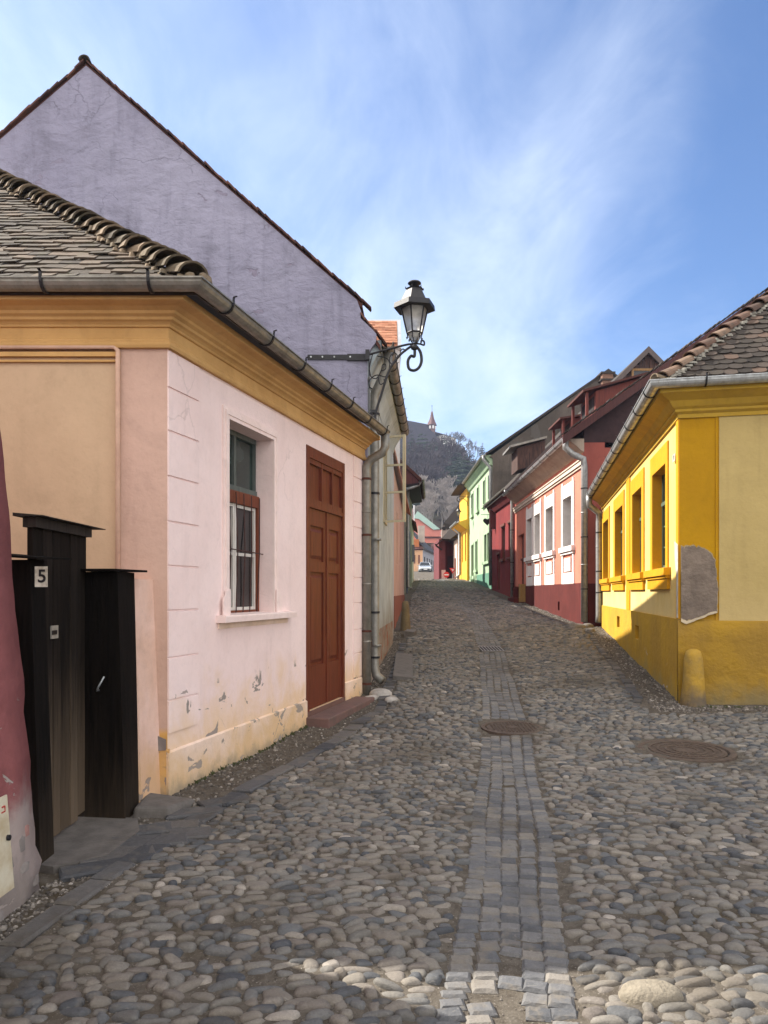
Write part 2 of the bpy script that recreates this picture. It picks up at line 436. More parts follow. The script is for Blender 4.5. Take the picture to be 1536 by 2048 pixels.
# enamel plate low on the wall
mb = MB(); yp = 3.515; mb.prism([(-1.815,yp-.3,.17),(-1.80,yp+.07,.17),(-1.835,yp+.07,.62),(-1.85,yp-.3,.62)], (.008,0,0))
pl = mb.build('enamel_plate', plain('cream_enamel', (.62,.57,.44), .4, 0, .35, 9, .1, c2=(.45,.36,.22)), red)
mb = MB(); mb.lathe((0,0,0), [(.014,-.002),(.014,.012)], 12)
mb.v = [(-1.812+v[2], yp+.045+v[1], .42+v[0]) for v in mb.v]; mb.build('bolt_hole', iron, pl)
mb = MB()
for (a,b,c,d) in ((.01,.045,.545,.552),(.038,.045,.552,.575),(.016,.038,.570,.577)): mb.bx(-1.832,-1.822,yp+a,yp+b,c,d)
mb.build('red_mark', plain('red_enamel',(.5,.05,.04),.5), pl)

# =================================================================== PINK HOUSE
A = Vector((-1.69,5.77)); B = A+Vector((.285,1))*4.83
ps = Fac(A, B, 1)                      # street side
pf = Fac((-6.0,5.77), A, 1)            # side that faces the gate (camera)
pink = thing('pink_house', 'single-storey pink house with ochre cornice, barred window and brown door', 'house', (-1.69,5.77,0))
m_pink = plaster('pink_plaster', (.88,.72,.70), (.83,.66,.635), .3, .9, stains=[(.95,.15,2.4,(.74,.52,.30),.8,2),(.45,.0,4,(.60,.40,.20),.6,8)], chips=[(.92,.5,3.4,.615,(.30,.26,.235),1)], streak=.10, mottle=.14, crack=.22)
m_plinthp = plaster('pink_plinth', (.82,.65,.55), (.74,.56,.42), .5, 1.6, stains=[(.45,.05,2.5,(.66,.45,.24),.85,4),(.16,.0,5,(.30,.25,.18),.8,4)], chips=[(.5,.1,5,.60,(.34,.29,.25),3)])
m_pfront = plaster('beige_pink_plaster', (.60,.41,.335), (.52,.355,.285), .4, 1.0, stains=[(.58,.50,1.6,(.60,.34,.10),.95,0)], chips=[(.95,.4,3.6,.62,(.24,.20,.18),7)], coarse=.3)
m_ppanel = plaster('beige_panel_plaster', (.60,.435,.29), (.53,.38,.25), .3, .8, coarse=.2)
m_ochre = plaster('ochre_cornice', (.64,.40,.165), (.56,.335,.13), .25, 1.6, streak=.12)
GR = -.35
W = dict(u0=ps.U(455), u1=ps.U(545), z0=ps.Z(520,1226), z1=ps.Z(455,838))
D = dict(u0=ps.U(612), u1=ps.U(688), z0=.215, z1=3.31)
zt = 3.80
mb = MB(); mb.wall(ps, 0, ps.L, GR, zt, [(W['u0'],W['u1'],W['z0'],W['z1']), (D['u0'],D['u1'],D['z0'],D['z1'])], .24)
# end wall against the alley + core behind
c0, c1 = ps.P(0,0,-.245), ps.P(ps.L,0,-.245)
mb.prism([(c0.x-.05,c0.y+.15,GR),(c1.x,c1.y,GR),(-6,10.6,GR),(-6,5.95,GR)], (0,0,zt-GR-.02))
e0, e1 = ps.P(ps.L,0,0), ps.P(ps.L,0,-.245)
mb.add([(e0.x,e0.y,GR),(e1.x,e1.y,GR),(e1.x,e1.y,zt),(e0.x,e0.y,zt)], [(0,1,2,3)])
pw = mb.build('wall', m_pink, pink)
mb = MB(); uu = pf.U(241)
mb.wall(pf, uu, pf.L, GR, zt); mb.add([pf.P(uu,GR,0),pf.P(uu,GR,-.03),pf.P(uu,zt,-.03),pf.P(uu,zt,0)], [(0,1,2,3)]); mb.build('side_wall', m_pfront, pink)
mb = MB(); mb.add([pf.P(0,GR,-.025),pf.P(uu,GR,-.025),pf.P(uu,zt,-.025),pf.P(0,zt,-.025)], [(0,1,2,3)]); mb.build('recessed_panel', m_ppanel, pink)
# plinth: slightly proud
mb = MB(); 
mb.fbox(ps, -.02, D['u0']-.01, GR, .36, 0, .022, .012); mb.fbox(ps, D['u1']+.02, ps.L, GR, .40, 0, .022, .012); mb.build('plinth', m_plinthp, pink)
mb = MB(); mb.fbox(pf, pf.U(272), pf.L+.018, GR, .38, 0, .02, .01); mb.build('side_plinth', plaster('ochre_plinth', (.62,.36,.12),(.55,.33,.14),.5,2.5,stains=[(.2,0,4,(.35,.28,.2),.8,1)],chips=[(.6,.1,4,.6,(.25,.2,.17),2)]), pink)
# bare grey patch on the corner
def patch(F_, pts, w, name, m, parent, th=.006):
    mb = MB(); P = [F_.P(F_.U(px), F_.Z(px,py), w) for px,py in pts]; n = F_.n*th; mb.prism(P, (n.x,n.y,0)); return mb.build(name, m, parent)
m_bare = plaster('bare_render', (.25,.215,.20), (.19,.165,.155), .9, 5, coarse=.6)
patch(pf, [(279,1478),(292,1472),(301,1479),(318,1471),(334,1478),(334,1499),(316,1501),(298,1498),(283,1501)], .021, 'bare_patch', m_bare, pink)
# cornice
prof = [(0,3.50),(.035,3.50),(.046,3.52),(.046,3.535),(.03,3.555),(.03,3.57),(.022,3.58),(.022,3.655),(.04,3.66),(.045,3.675),(.062,3.69),(.085,3.70),(.09,3.72),(.12,3.735),(.125,3.755),(.17,3.775),(.235,3.785),(.25,3.79),(.25,3.835),(0,3.835)]
mb = MB(); mb.sweep([(-6,5.77),(A.x,A.y),(B.x+.02,B.y+.07)], prof, 1); mb.build('cornice', m_ochre, pink)
mb = MB(); mb.fbox(pf, 0, uu-.0, 3.44, 3.475, -.02, .012); mb.fbox(pf, 0, uu, 3.40,3.415,-.02,.004); mb.build_split('string_moulding', m_ochre, pink)
# quoins
mb = MB()
zs = [ps.Z(342,y) for y in (1401,1316,1222,1133,1045,955,865,779)]+[3.49]
for a, b in zip(zs, zs[1:]): 
    mb.fbox(ps, .0, ps.U(396), a+.013, b, 0, .013, .004)
    if a > .5: mb.fbox(ps, ps.U(706), ps.L-.01, a+.011, b, 0, .013, .004)
mb.fbox(ps, .0, ps.U(394), .50, zs[0], 0, .012, .004); mb.fbox(ps, ps.U(706), ps.L-.01, .42, zs[0], 0, .012, .004)
mb.build_split('quoin', m_pink, pink)
# conduit pipe on the side wall
mb = MB(); zc = 3.46; xx = pf.P(pf.U(238),0).x
mb.tube([(-6,5.745,zc+.05),(xx-.03,5.745,zc+.05),(xx,5.745,zc+.02),(xx,5.745,zc-.04),(xx,5.745,.6)], .019, 8); mb.build('conduit', plaster('conduit_paint',(.66,.45,.34),(.58,.38,.29),.1,4), pink, True)
# --- window
m_sur = plaster('window_surround', (.88,.73,.70), (.84,.68,.64), .15, 1.5, streak=.08)
win = None
u0,u1,z0,z1 = W['u0'],W['u1'],W['z0'],W['z1']
mb = MB()
s = .105
for (a,b,w0,w1) in ((s,s-.03,0,.018),(s-.03,.035,0,.03),(.035,0.0,0,.022)):
    mb.fbox(ps, u0-a, u0-b, z0+.0, z1+b, w0, w1); mb.fbox(ps, u1+b, u1+a, z0, z1+b, w0, w1); mb.fbox(ps, u0-a, u1+a, z1+b, z1+a, w0, w1)
# scroll feet
for sg, ua in ((-1,u0-.02),(1,u1+.02)):
    pts = [(0,0),(.13,0),(.13,.12),(.115,.16),(.10,.17),(.085,.22),(.0,.235)]
    P = [ps.P(ua+sg*x, z0+y, .031) for x,y in pts]; n = ps.n*.012; mb.prism(P, (n.x,n.y,0))
frm = MB(); 
surround = mb.build('window_surround', m_sur, pink)
window = MB(); FW = -.17
m_brownf = wood('brown_frame', (.20,.055,.025), (.13,.035,.018)); m_whitef = wood('white_frame', (.74,.72,.68), (.60,.57,.52), bump=.2); m_gframe = wood('grey_green_frame', (.12,.14,.13), (.07,.085,.08), bump=.3)
zm = ps.Z(520,986); zm2 = zm-.12
window.fbox(ps, u0, u0+.035, z0, z1, FW-.05, FW); window.fbox(ps, u1-.035, u1, z0, zm, FW-.05, FW+.02); window.fbox(ps, u0+.035, u1-.035, z0, z0+.03, FW-.05, FW)
window.fbox(ps, u0+.035, u1-.035, zm2, zm, FW-.05, FW+.02)
wo = window.build('window', m_brownf, pink)
fr = MB(); um = (u0+u1)/2-.01; ui0, ui1 = u0+.036, u1-.036
for (a,b) in ((ui0,um-.004),(um+.004,ui1)):
    zmid = z0+.03+(zm2-z0)*.5
    fr.fbox(ps,a,a+.032,z0+.03,zm2,FW-.045,FW-.006); fr.fbox(ps,b-.032,b,z0+.03,zm2,FW-.045,FW-.006)
    for zz in (z0+.03, zmid, zm2-.035): fr.fbox(ps,a+.032,b-.032,zz,zz+.03,FW-.045,FW-.008)
fr.build('casement_frame', m_whitef, wo)
tr = MB(); zt1 = z1
for (a,b) in ((u0+.036,um-.0),(um,u1-.036)):
    tr.fbox(ps,a,a+.022,zm,zt1,FW-.04,FW); tr.fbox(ps,b-.022,b,zm,zt1,FW-.04,FW)
tr.fbox(ps,u0+.036,u1-.036,zm,zm+.05,FW-.045,FW+.012); tr.fbox(ps,u0+.036,u1-.036,zt1-.05,zt1,FW-.045,FW+.003)
tr.build('transom_frame', m_gframe, wo)
pn = MB(); pn.add([ps.P(u0,z0,FW-.03),ps.P(u1,z0,FW-.03),ps.P(u1,zm2,FW-.03),ps.P(u0,zm2,FW-.03)],[(0,1,2,3)]); pn.build('pane', gdark, wo)
pn = MB(); pn.add([ps.P(u0,zm,FW-.03),ps.P(u1,zm,FW-.03),ps.P(u1,z1,FW-.03),ps.P(u0,z1,FW-.03)],[(0,1,2,3)]); pn.build('pane', ggreen, wo)
# iron bars
bars = MB(); L = u1-u0
for k, t in enumerate((.10,.27,.41,.56,.71,.88)):
    l = (-.03+.02*k); x = u0+L*t
    bars.tube([ps.P(x-.02, z0+.01, FW+.06), ps.P(x+l*.3-.015,(z0+zm)/2,FW+.075), ps.P(x+l-.01, zm-.02, FW+.05)], .0065, 6)
bars.tube([ps.P(u0,z0+(zm-z0)*.52,FW+.085),ps.P(u1-.05,z0+(zm-z0)*.50,FW+.085)], .006, 6)
bars.build('iron_bars', plain('rusty_bar',(.08,.035,.03),.7,.3,.4,20,.2), wo)
# sill
mb = MB(); zs0 = z0
P = [(-.06,-.055),(.095,-.05),(.10,0),(.095,.012),(-.24,.02),(-.24,-.05)]
ua, ub = ps.U(432), ps.U(578)
v0 = [ps.P(ua, z0+z-.012, w) for w,z in P]; dd = ps.u*(ub-ua); mb.prism(v0, (dd.x,dd.y,0)); mb.build('window_sill', m_sur, pink)
mb = MB(); mb.fbox(ps, ua+.03, ub-.06, z0-.12, z0-.068, 0, .012); mb.build('sill_scar', m_plinthp, pink)
# --- door
m_door = wood('brown_door', (.165,.038,.018), (.085,.020,.011), rough=.5, bump=.35)
d0,d1,dz0,dz1 = D['u0'],D['u1'],D['z0'],D['z1']
dr = MB(); dr.fbox(ps,d0,d0+.085,dz0,dz1,-.12,.012); dr.fbox(ps,d1-.07,d1,dz0,dz1,-.12,.012); dr.fbox(ps,d0+.085,d1-.07,dz1-.13,dz1,-.12,.010)
ztr = dz1-.66; dr.fbox(ps,d0+.085,d1-.07,ztr-.05,ztr,-.12,.008)
# transom panels
ti0, ti1 = d0+.085, d1-.07; tw_ = (ti1-ti0)
dr.fbox(ps,ti0,ti1,ztr,dz1-.13,-.12,-.035)
for t in (0,.36,.68,.985): dr.fbox(ps,ti0+tw_*t,ti0+tw_*t+.035,ztr,dz1-.13,-.035,.0)
dr.fbox(ps,ti0,ti1,ztr,ztr+.06,-.035,-.002); dr.fbox(ps,ti0,ti1,dz1-.19,dz1-.13,-.035,-.004)
do = dr.build('door', m_door, pink)
dm = (ti0+ti1)/2+.04
for (a,b) in ((ti0+.003,dm-.004),(dm+.004,ti1-.003)):
    lf = MB(); zb, ze = dz0+.01, ztr-.054
    lf.fbox(ps,a,b,zb,ze,-.10,-.045)
    st_ = .095
    lf.fbox(ps,a,a+st_,zb,ze,-.045,-.018); lf.fbox(ps,b-st_,b,zb,ze,-.045,-.018)
    rails = [(zb,zb+.50),(zb+1.62,zb+1.75),(ze-.20,ze)]
    if True:
        for r0,r1 in rails: lf.fbox(ps,a+st_,b-st_,r0,r1,-.045,-.018)
        for r0,r1 in ((zb+.53,zb+1.59),(zb+1.78,ze-.23)):
            P4 = [ps.P(a+st_+.05,r0+.04,-.028),ps.P(b-st_-.05,r0+.04,-.028),ps.P(b-st_-.05,r1-.04,-.028),ps.P(a+st_+.05,r1-.04,-.028)]
            P0 = [ps.P(a+st_+.012,r0,-.045),ps.P(b-st_-.012,r0,-.045),ps.P(b-st_-.012,r1,-.045),ps.P(a+st_+.012,r1,-.045)]
            lf.add(P0+P4, [(4,5,6,7),(0,1,5,4),(1,2,6,5),(2,3,7,6),(3,0,4,7)])
    l_ = lf.build('door_leaf', m_door, do)
mb = MB(); mb.fbox(ps,dm-.018,dm+.012,dz0+.02,ztr-.055,-.03,-.004); mb.build('door_astragal', m_door, do)
mb = MB(); mb.fbox(ps,d0,d1,GR,dz0-.002,-.12,.018); mb.build('door_riser', plain('brown_stone_riser', (.16,.085,.072), .85, 0, .25, 10, .4), pink)
mb = MB(); z2 = .165
mb.fbox(ps, ps.U(612)-.05, ps.U(700)+.18, -.2, z2, .018, .30); 
stp = mb.build('door_step', plain('brown_door_step', (.16,.09,.08), .85, 0, .3, 8, .5, c2=(.11,.075,.068)), pink)
bv = stp.modifiers.new('b','BEVEL'); bv.width = .012; bv.segments = 2
# --- roof
e_f0 = Vector((-6,5.50,3.86)); cor = Vector((A.x+.30, 5.50, 3.86))
hd = Vector((-3.05,3.0,2.42)); hb = cor+hd*1.15
sn = Vector((B.x-A.x,B.y-A.y,0)).normalized()
cB = cor+sn*5.0
mb = MB(); th = Vector((0,0,-.08))
ridge2 = Vector((hb.x, 10.7, hb.z))
mb.prism([(-6.2,5.5,3.86),tuple(cor),tuple(hb),(-6.2,hb.y,hb.z)], (0,0,-.05))
mb.prism([tuple(cor),tuple(cB),tuple(ridge2),tuple(hb)], (0,0,-.05))
rf = mb.build('roof', t_old, pink)
mb = MB(); V = Vector((0,3.0,2.42)).normalized(); hl = 3.0*1.15/V.y
tiles(mb, (-6.2,5.46,3.86), (1,0,0), V, lambda v: (1.2, (cor.x+6.2)-v*V.y*1.0167-.05), int(hl/.125), .125, .165, .013, False, 1.2)
mb.build('roof_tiles', t_old, rf)
mb = MB(); tiles(mb, cor, sn, Vector((hd.x,hd.y,hd.z))-sn*sn.dot(hd), lambda v: (v*.75, 5.0), 22, .14, .17, .013, False); mb.build('roof_tiles', t_old, rf)
mb = MB(); hiptiles(mb, cor+hd*.02+Vector((0,0,.05)), hb+Vector((0,0,.05)), .125, .175); mb.build('hip_tiles', t_hip, rf, False)
mb = MB(); mb.cur = .8
for k in range(60):
    q = cor+hd*(random.random()**1.2*1.1)+Vector((random.uniform(-.13,-.02),random.uniform(-.09,.0),random.uniform(.0,.05))); mb.cur = random.uniform(.3,1)
    blob(mb, q, random.uniform(.02,.05), random.uniform(.02,.05), random.uniform(.015,.035), random.random()*3, 7, 2, k)
for k in range(14):
    q = cor+Vector((random.uniform(-.12,.06), random.uniform(-.02,.1), random.uniform(.02,.1))); blob(mb, q, random.uniform(.03,.055), random.uniform(.03,.05), random.uniform(.02,.05), random.random()*3, 7, 2, k+80)
tag(mb.build('hip_mortar', t_hip, rf, True),kind='stuff')
g0 = A+Vector((.27,-.27)); 
gutter(pink, [(-6,5.50),(A.x+.26,5.50),(B.x+.26-.0,B.y-.06)], 3.885, 1, .068, zincd, iron, .78)
gA = Vector((B.x+.26+.07,B.y-.12)); pw0 = ps.P(ps.L-.02,0,.075)
downpipe(pink, [(gA.x,gA.y,3.84),(gA.x,gA.y,3.66),(gA.x-.04,gA.y,3.58),(pw0.x+.06,pw0.y,3.50),(pw0.x,pw0.y,3.40),(pw0.x,pw0.y,3.2),(pw0.x,pw0.y,.08)], .062, zincd, (3.22,2.42,1.05,.30), rustband, (1.72,2.75,.9))

# =================================================================== GATE
gate = thing('wooden_gate', 'black weathered plank gate with number 5 beside the pink house', 'gate', (-2.05,4.8,0))
m_gw = wood('gate_wood', (.020,.015,.012), (.010,.008,.007), rough=.9, bump=1.0, spec=.1, worn=(.3,1.7,(.17,.125,.085)))
m_gp = wood('gate_post_wood', (.009,.007,.006), (.004,.0035,.0035), rough=.9, bump=1.0, spec=.1, worn=(-.2,1.2,(.06,.045,.032)))
lf = MB(); gl = Fac((-2.10,4.42),(-2.10,5.22), 1)
x = 0; wds = [.13,.14,.11,.15,.12,.15]
for k, w in enumerate(wds):
    lf.cur = (.3,.9,.5,.2,.75,.45)[k]
    lf.fbox(gl, x+.005, min(x+w-.005,.8), .04+random.uniform(0,.03), 2.0, -.035, random.uniform(-.004,.004)); x += w
lo = lf.build('gate_leaf', m_gw, gate)
mb = MB(); mb.fbox(gl, -.02, .82, 1.99, 2.05, -.05, .03); mb.fbox(gl, -.06, .92, 2.052, 2.072, -.09, .09, .015); mb.build('coping_board', wood('coping_wood',(.045,.035,.030),(.02,.017,.016),rough=.85,bump=.8), gate)
# left post with number
lp = MB(); lp.hexa([(-2.30,4.30,-.1),(-1.985,4.28,-.1),(-1.985,4.46,-.1),(-2.30,4.48,-.1),(-2.30,4.30,1.79),(-2.05,4.28,1.79),(-2.05,4.46,1.79),(-2.30,4.48,1.79)])
lpo = lp.build('gate_post', m_gp, gate)
mb = MB(); mb.hexa([(-2.34,4.24,1.815),(-1.98,4.22,1.79),(-1.92,4.55,1.80),(-2.3,4.55,1.825),(-2.34,4.24,1.83),(-1.98,4.22,1.802),(-1.92,4.55,1.812),(-2.3,4.55,1.84)]); mb.build('post_cap', m_gp, lpo)
pf2 = Fac((-2.30,4.275),(-2.0,4.272), 1)
num = MB(); nu0, nu1 = pf2.U(71), pf2.U(96); nz0, nz1 = pf2.Z(80,1174), pf2.Z(80,1133)
num.fbox(pf2, nu0, nu1, nz0, nz1, .004, .009)
plate = num.build('number_plate', plain('enamel_white',(.68,.66,.58),.35,0,.45,16,.1,c2=(.30,.26,.2)), gate)
def text(body, size, F_, u, z, w, m, parent, name='lettering', ext=.0015, sx=1):
    cu = bpy.data.curves.new(name, 'FONT'); cu.body = body; cu.size = size; cu.extrude = ext; cu.align_x = 'CENTER'; cu.align_y = 'CENTER'; cu.offset = size*.018
    tmp = bpy.data.objects.new('t', cu); COL.objects.link(tmp); dg = bpy.context.evaluated_depsgraph_get(); me = bpy.data.meshes.new_from_object(tmp.evaluated_get(dg))
    bpy.data.objects.remove(tmp); mb = MB(); right = F_.n.cross(Vector((0,0,1))) if False else None
    n3 = Vector((F_.n.x,F_.n.y,0)); r3 = Vector((0,0,1)).cross(n3)
    o3 = F_.P(u, z, w)
    mb.add([o3+r3*(v.co.x*sx)+Vector((0,0,v.co.y))+n3*v.co.z for v in me.vertices], [tuple(p.vertices) for p in me.polygons])
    return mb.build(name, m, parent)
text('5', .105, pf2, (nu0+nu1)/2+.006, (nz0+nz1)/2, .011, iron, plate, 'numeral', .001, 1.0)
# letter slot
mb = MB(); fu = Fac((-2.06,4.47),(-2.06,4.70),1)
fu = Fac((-2.097,4.42),(-2.097,5.2),1)
a,b = fu.U(99), fu.U(113); zA,zB = fu.Z(106,1277), fu.Z(106,1251); mb.fbox(fu,a,b,zA,zB,.004,.012)
pl = mb.build('letter_plate', plain('pale_steel',(.42,.40,.36),.4,.3,.3,20), gate)
mb = MB(); mb.fbox(fu,a+.004,a+(b-a)*.78,zA+.025,zB-.03,.0125,.015); mb.build('letter_slot', iron, pl)
# right jamb: deep dark post
rp = MB(); rp.hexa([(-2.16,5.20,-.1),(-1.80,5.15,-.1),(-1.80,5.45,-.1),(-2.12,5.45,-.1),(-2.16,5.20,1.745),(-1.86,5.16,1.745),(-1.84,5.45,1.745),(-2.08,5.45,1.745)])
rpo = rp.build('gate_post', m_gp, gate)
rc = MB(); rc.hexa([(-2.12,5.12,1.75),(-1.86,5.10,1.75),(-1.76,5.50,1.75),(-2.12,5.5,1.75),(-2.12,5.12,1.765),(-1.86,5.10,1.765),(-1.76,5.5,1.765),(-2.12,5.5,1.765)]); rc.build('post_cap', m_gp, rpo)
mb = MB(); mb.tube([(-1.99,5.165,.92),(-1.985,5.11,.92),(-1.97,5.10,.95),(-1.93,5.10,1.02)], .006, 6); mb.build('door_handle', zinc2, gate, True)
# pink masonry pier between gate and house corner
pier = MB(); pier.hexa([(-2.0,5.42,-.2),(-1.775,5.44,-.2),(-1.72,5.80,-.2),(-2.0,5.80,-.2),(-2.0,5.42,1.70),(-1.845,5.46,1.70),(-1.80,5.80,1.70),(-2.0,5.80,1.70)])
po = pier.build('pier', plaster('pier_plaster',(.78,.56,.48),(.68,.46,.36),.5,2,stains=[(.5,.1,3,(.60,.38,.2),.8,5)],chips=[(1.4,.3,3,.63,(.3,.24,.2),2)],coarse=.4), pink)
stone = plain("step_stone", (.14,.128,.118), .9, 0, .35, 9, .7)

# =================================================================== LILAC GABLE HOUSE
lil = thing('lilac_gable_house', 'tall house with windowless blue-lilac gable wall behind the pink house', 'house', (-.24,10.75,0))
m_lil = plaster('lilac_plaster', (.285,.28,.37), (.235,.23,.315), .75, .55, chips=[(9.5,3.0,1.5,.63,(.22,.20,.27),4)], coarse=2.6, streak=.3, mottle=.6, crack=.3)
m_lils = plaster('pale_green_white_plaster', (.52,.59,.62), (.36,.42,.46), .4, 1.0, stains=[(1.6,.6,2,(.28,.27,.24),.9,3)], streak=.4)
YG = 10.75
def gp(px,py,Y=YG): return at(px,py,Y)
poly = [gp(172,131),gp(714,600),gp(722,622),gp(721,636),gp(744,658),gp(753,668),gp(752,684),gp(742,697),gp(735,712)]
xe = gp(735,712).x
poly += [Vector((xe,YG,-.3)), Vector((-8.6,YG,-.3)), Vector((-8.6,YG,gp(172,131).z-(-4.33+8.6)*.86))]
mb = MB(); mb.prism(poly, (0,.35,0)); gw = mb.build('gable_wall', m_lil, lil)
lf_ = Fac((xe,YG+.35),(.20,17.0),1)
UWs, UWe = lf_.U(763.5), lf_.U(771)
mb = MB(); hw = (UWs,UWe,2.95,4.6)
lf_U = lambda px: lf_.U(px)
hz0 = 2.95; mb.wall(lf_, 0, lf_.L, .95, 5.3, [(3.0,3.9,2.95,4.62)], .2)
mb.prism([lf_.P(0,-.3,-.21),lf_.P(lf_.L,-.3,-.21),(-8.6,17,-.3),(-8.6,YG+.4,-.3)], (0,0,5.5)); mb.build('street_wall', m_lils, lil)
mb = MB(); mb.fbox(lf_,0,lf_.L,-.3,.95,0,-.04); mb.build('crumbling_base', plaster('crumbling_base',(.34,.30,.26),(.24,.20,.17),.9,3,chips=[(1.2,.4,3,.55,(.30,.14,.09),2)],coarse=.8), lil)
# cove + eave
mb = MB(); mb.sweep([(xe,YG+.1),(.2,17.0)], [(0,4.75),(.05,4.9),(.12,5.05),(.20,5.15),(.20,5.3),(0,5.3)], 1); mb.build('cornice', m_lils, lil)
# roof slabs
apx = gp(172,126); eR = gp(748,655)
mb = MB(); 
ridge = Vector((apx.x,YG-.08,apx.z-.02))
def slab(mb, a,b,c,d,t=.07): mb.prism([a,b,c,d],(0,0,-t))
eL = Vector((-8.9,0,apx.z-(4.57)*.86))
kR = gp(724,606)
slab(mb, Vector((apx.x,YG+.01,apx.z)), Vector((kR.x,YG+.01,kR.z)), Vector((kR.x+.3,17,kR.z)), Vector((apx.x+.3,17,apx.z)))
k2 = gp(718,633); k3 = gp(772,690)
slab(mb, Vector((k2.x,YG+.02,k2.z+.03)), Vector((k3.x-.08,YG+.02,k3.z)), Vector((k3.x+.32,17,k3.z)), Vector((k2.x+.4,17,k2.z+.1)))
slab(mb, Vector((apx.x,YG+.01,apx.z)), Vector((eL.x,YG+.01,eL.z)), Vector((eL.x,17,eL.z)), Vector((apx.x,17,apx.z)))
lr = mb.build('roof', t_red, lil)
mb = MB()     # verge tiles: two short rows along each slope
def verge(mb, a, b, n, w=.16, y0=YG-.07):
    a = Vector(a); b = Vector(b)
    for k in range(n):
        mb.cur = random.random(); t0 = k/n; t1 = (k+1.25)/n; p = a.lerp(b,t0); q = a.lerp(b,min(t1,1)); up = (b-a).cross(Vector((0,1,0))).normalized(); up = up if up.z > 0 else -up
        p = p+up*random.uniform(.0,.01); q = q+up*random.uniform(.01,.025); j = random.uniform(-.02,.01)
        mb.prism([p+Vector((0,j,0)),q+Vector((0,j,0)),q+Vector((0,j,0))+up*.022,p+Vector((0,j,0))+up*.022], (0,w,0))
verge(mb, Vector((kR.x+.12,YG-.035,kR.z-.09)), Vector((apx.x,YG-.035,apx.z)), 38)
verge(mb, Vector((eL.x,YG-.035,eL.z)), Vector((apx.x,YG-.035,apx.z)), 34)
verge(mb, Vector((k3.x,YG,k3.z-.0)), Vector((k2.x,YG,k2.z+.03)), 5)
mb.build('verge_tiles', rvmat('verge_tile', [(0,(.04,.022,.02)),(.6,(.09,.04,.032)),(1,(.15,.07,.05))], .9, 20, .5), lr)
mb = MB(); mb.cur=.3; hiptiles(mb, Vector((apx.x,YG-.05,apx.z+.0)), Vector((apx.x,17,apx.z-.06)), .075, .36); mb.build('ridge_tiles', t_hip, lr)
gutter(lil, [(xe+.20,YG+.12),(.40,17.0)], 5.28, 1, .085, zincd, iron, .75)
pp = lf_.P(.12,0,.09)
downpipe(lil, [(xe+.30,YG+.35,5.2),(xe+.30,YG+.35,5.0),(pp.x,pp.y,4.6),(pp.x,pp.y,4.4),(pp.x,pp.y,.45),(pp.x+.03,pp.y-.03,.34),(pp.x+.12,pp.y-.08,.27)], .07, zincd, (4.3,3.1,1.3,.62), iron, (2.4,.8))
# open casement leaf sticking out into the street
m_cream = wood('cream_frame', (.60,.54,.38), (.48,.42,.29), bump=.25)
hp = lf_.P(3.45,0,0)
sf = Fac((at(768,960,14.25).x,14.25),(at(811,960,14.1).x,14.1),1)
oz1, oz0 = sf.Z(800,870), sf.Z(800,1044)
lw = MB(); lw.fbox(lf_,3.0,3.9,2.95,3.0,-.12,0.02); lw.fbox(lf_,3.0,3.05,3.0,4.62,-.12,.015); lw.fbox(lf_,3.85,3.9,3.0,4.62,-.12,.015); lw.fbox(lf_,3.05,3.85,4.57,4.62,-.12,.015)
lwo = lw.build('window', m_cream, lil)
sa = MB(); q = .035
sa.fbox(sf,0,q,oz0,oz1,-.02,.02); sa.fbox(sf,sf.L-q*1.4,sf.L,oz0,oz1,-.03,.03); 
for t in (0,.333,.645,.975):
    zz = oz0+(oz1-oz0)*t; sa.fbox(sf,q,sf.L-q*1.4,zz,zz+.038,-.018,.018)
sas = sa.build('open_casement', m_cream, lwo)
m_g2, nb, bs, pos = newmat('casement_glass', .05, 0, .8)
bs.inputs['Base Color'].default_value = (.93,.96,.95,1); bs.inputs['Transmission Weight'].default_value = 1; bs.inputs['Roughness'].default_value=.02; bs.inputs['IOR'].default_value = 1.5
pnx = MB(); pnx.fbox(sf,q,sf.L-q*1.4,oz0+.03,oz1-.02,-.002,.002); pnx.build('pane', m_g2, sas)
pnx = MB(); pnx.add([lf_.P(3.0,2.95,-.1),lf_.P(3.9,2.95,-.1),lf_.P(3.9,4.62,-.1),lf_.P(3.0,4.62,-.1)],[(0,1,2,3)]); pnx.build('pane', gdark, lwo)

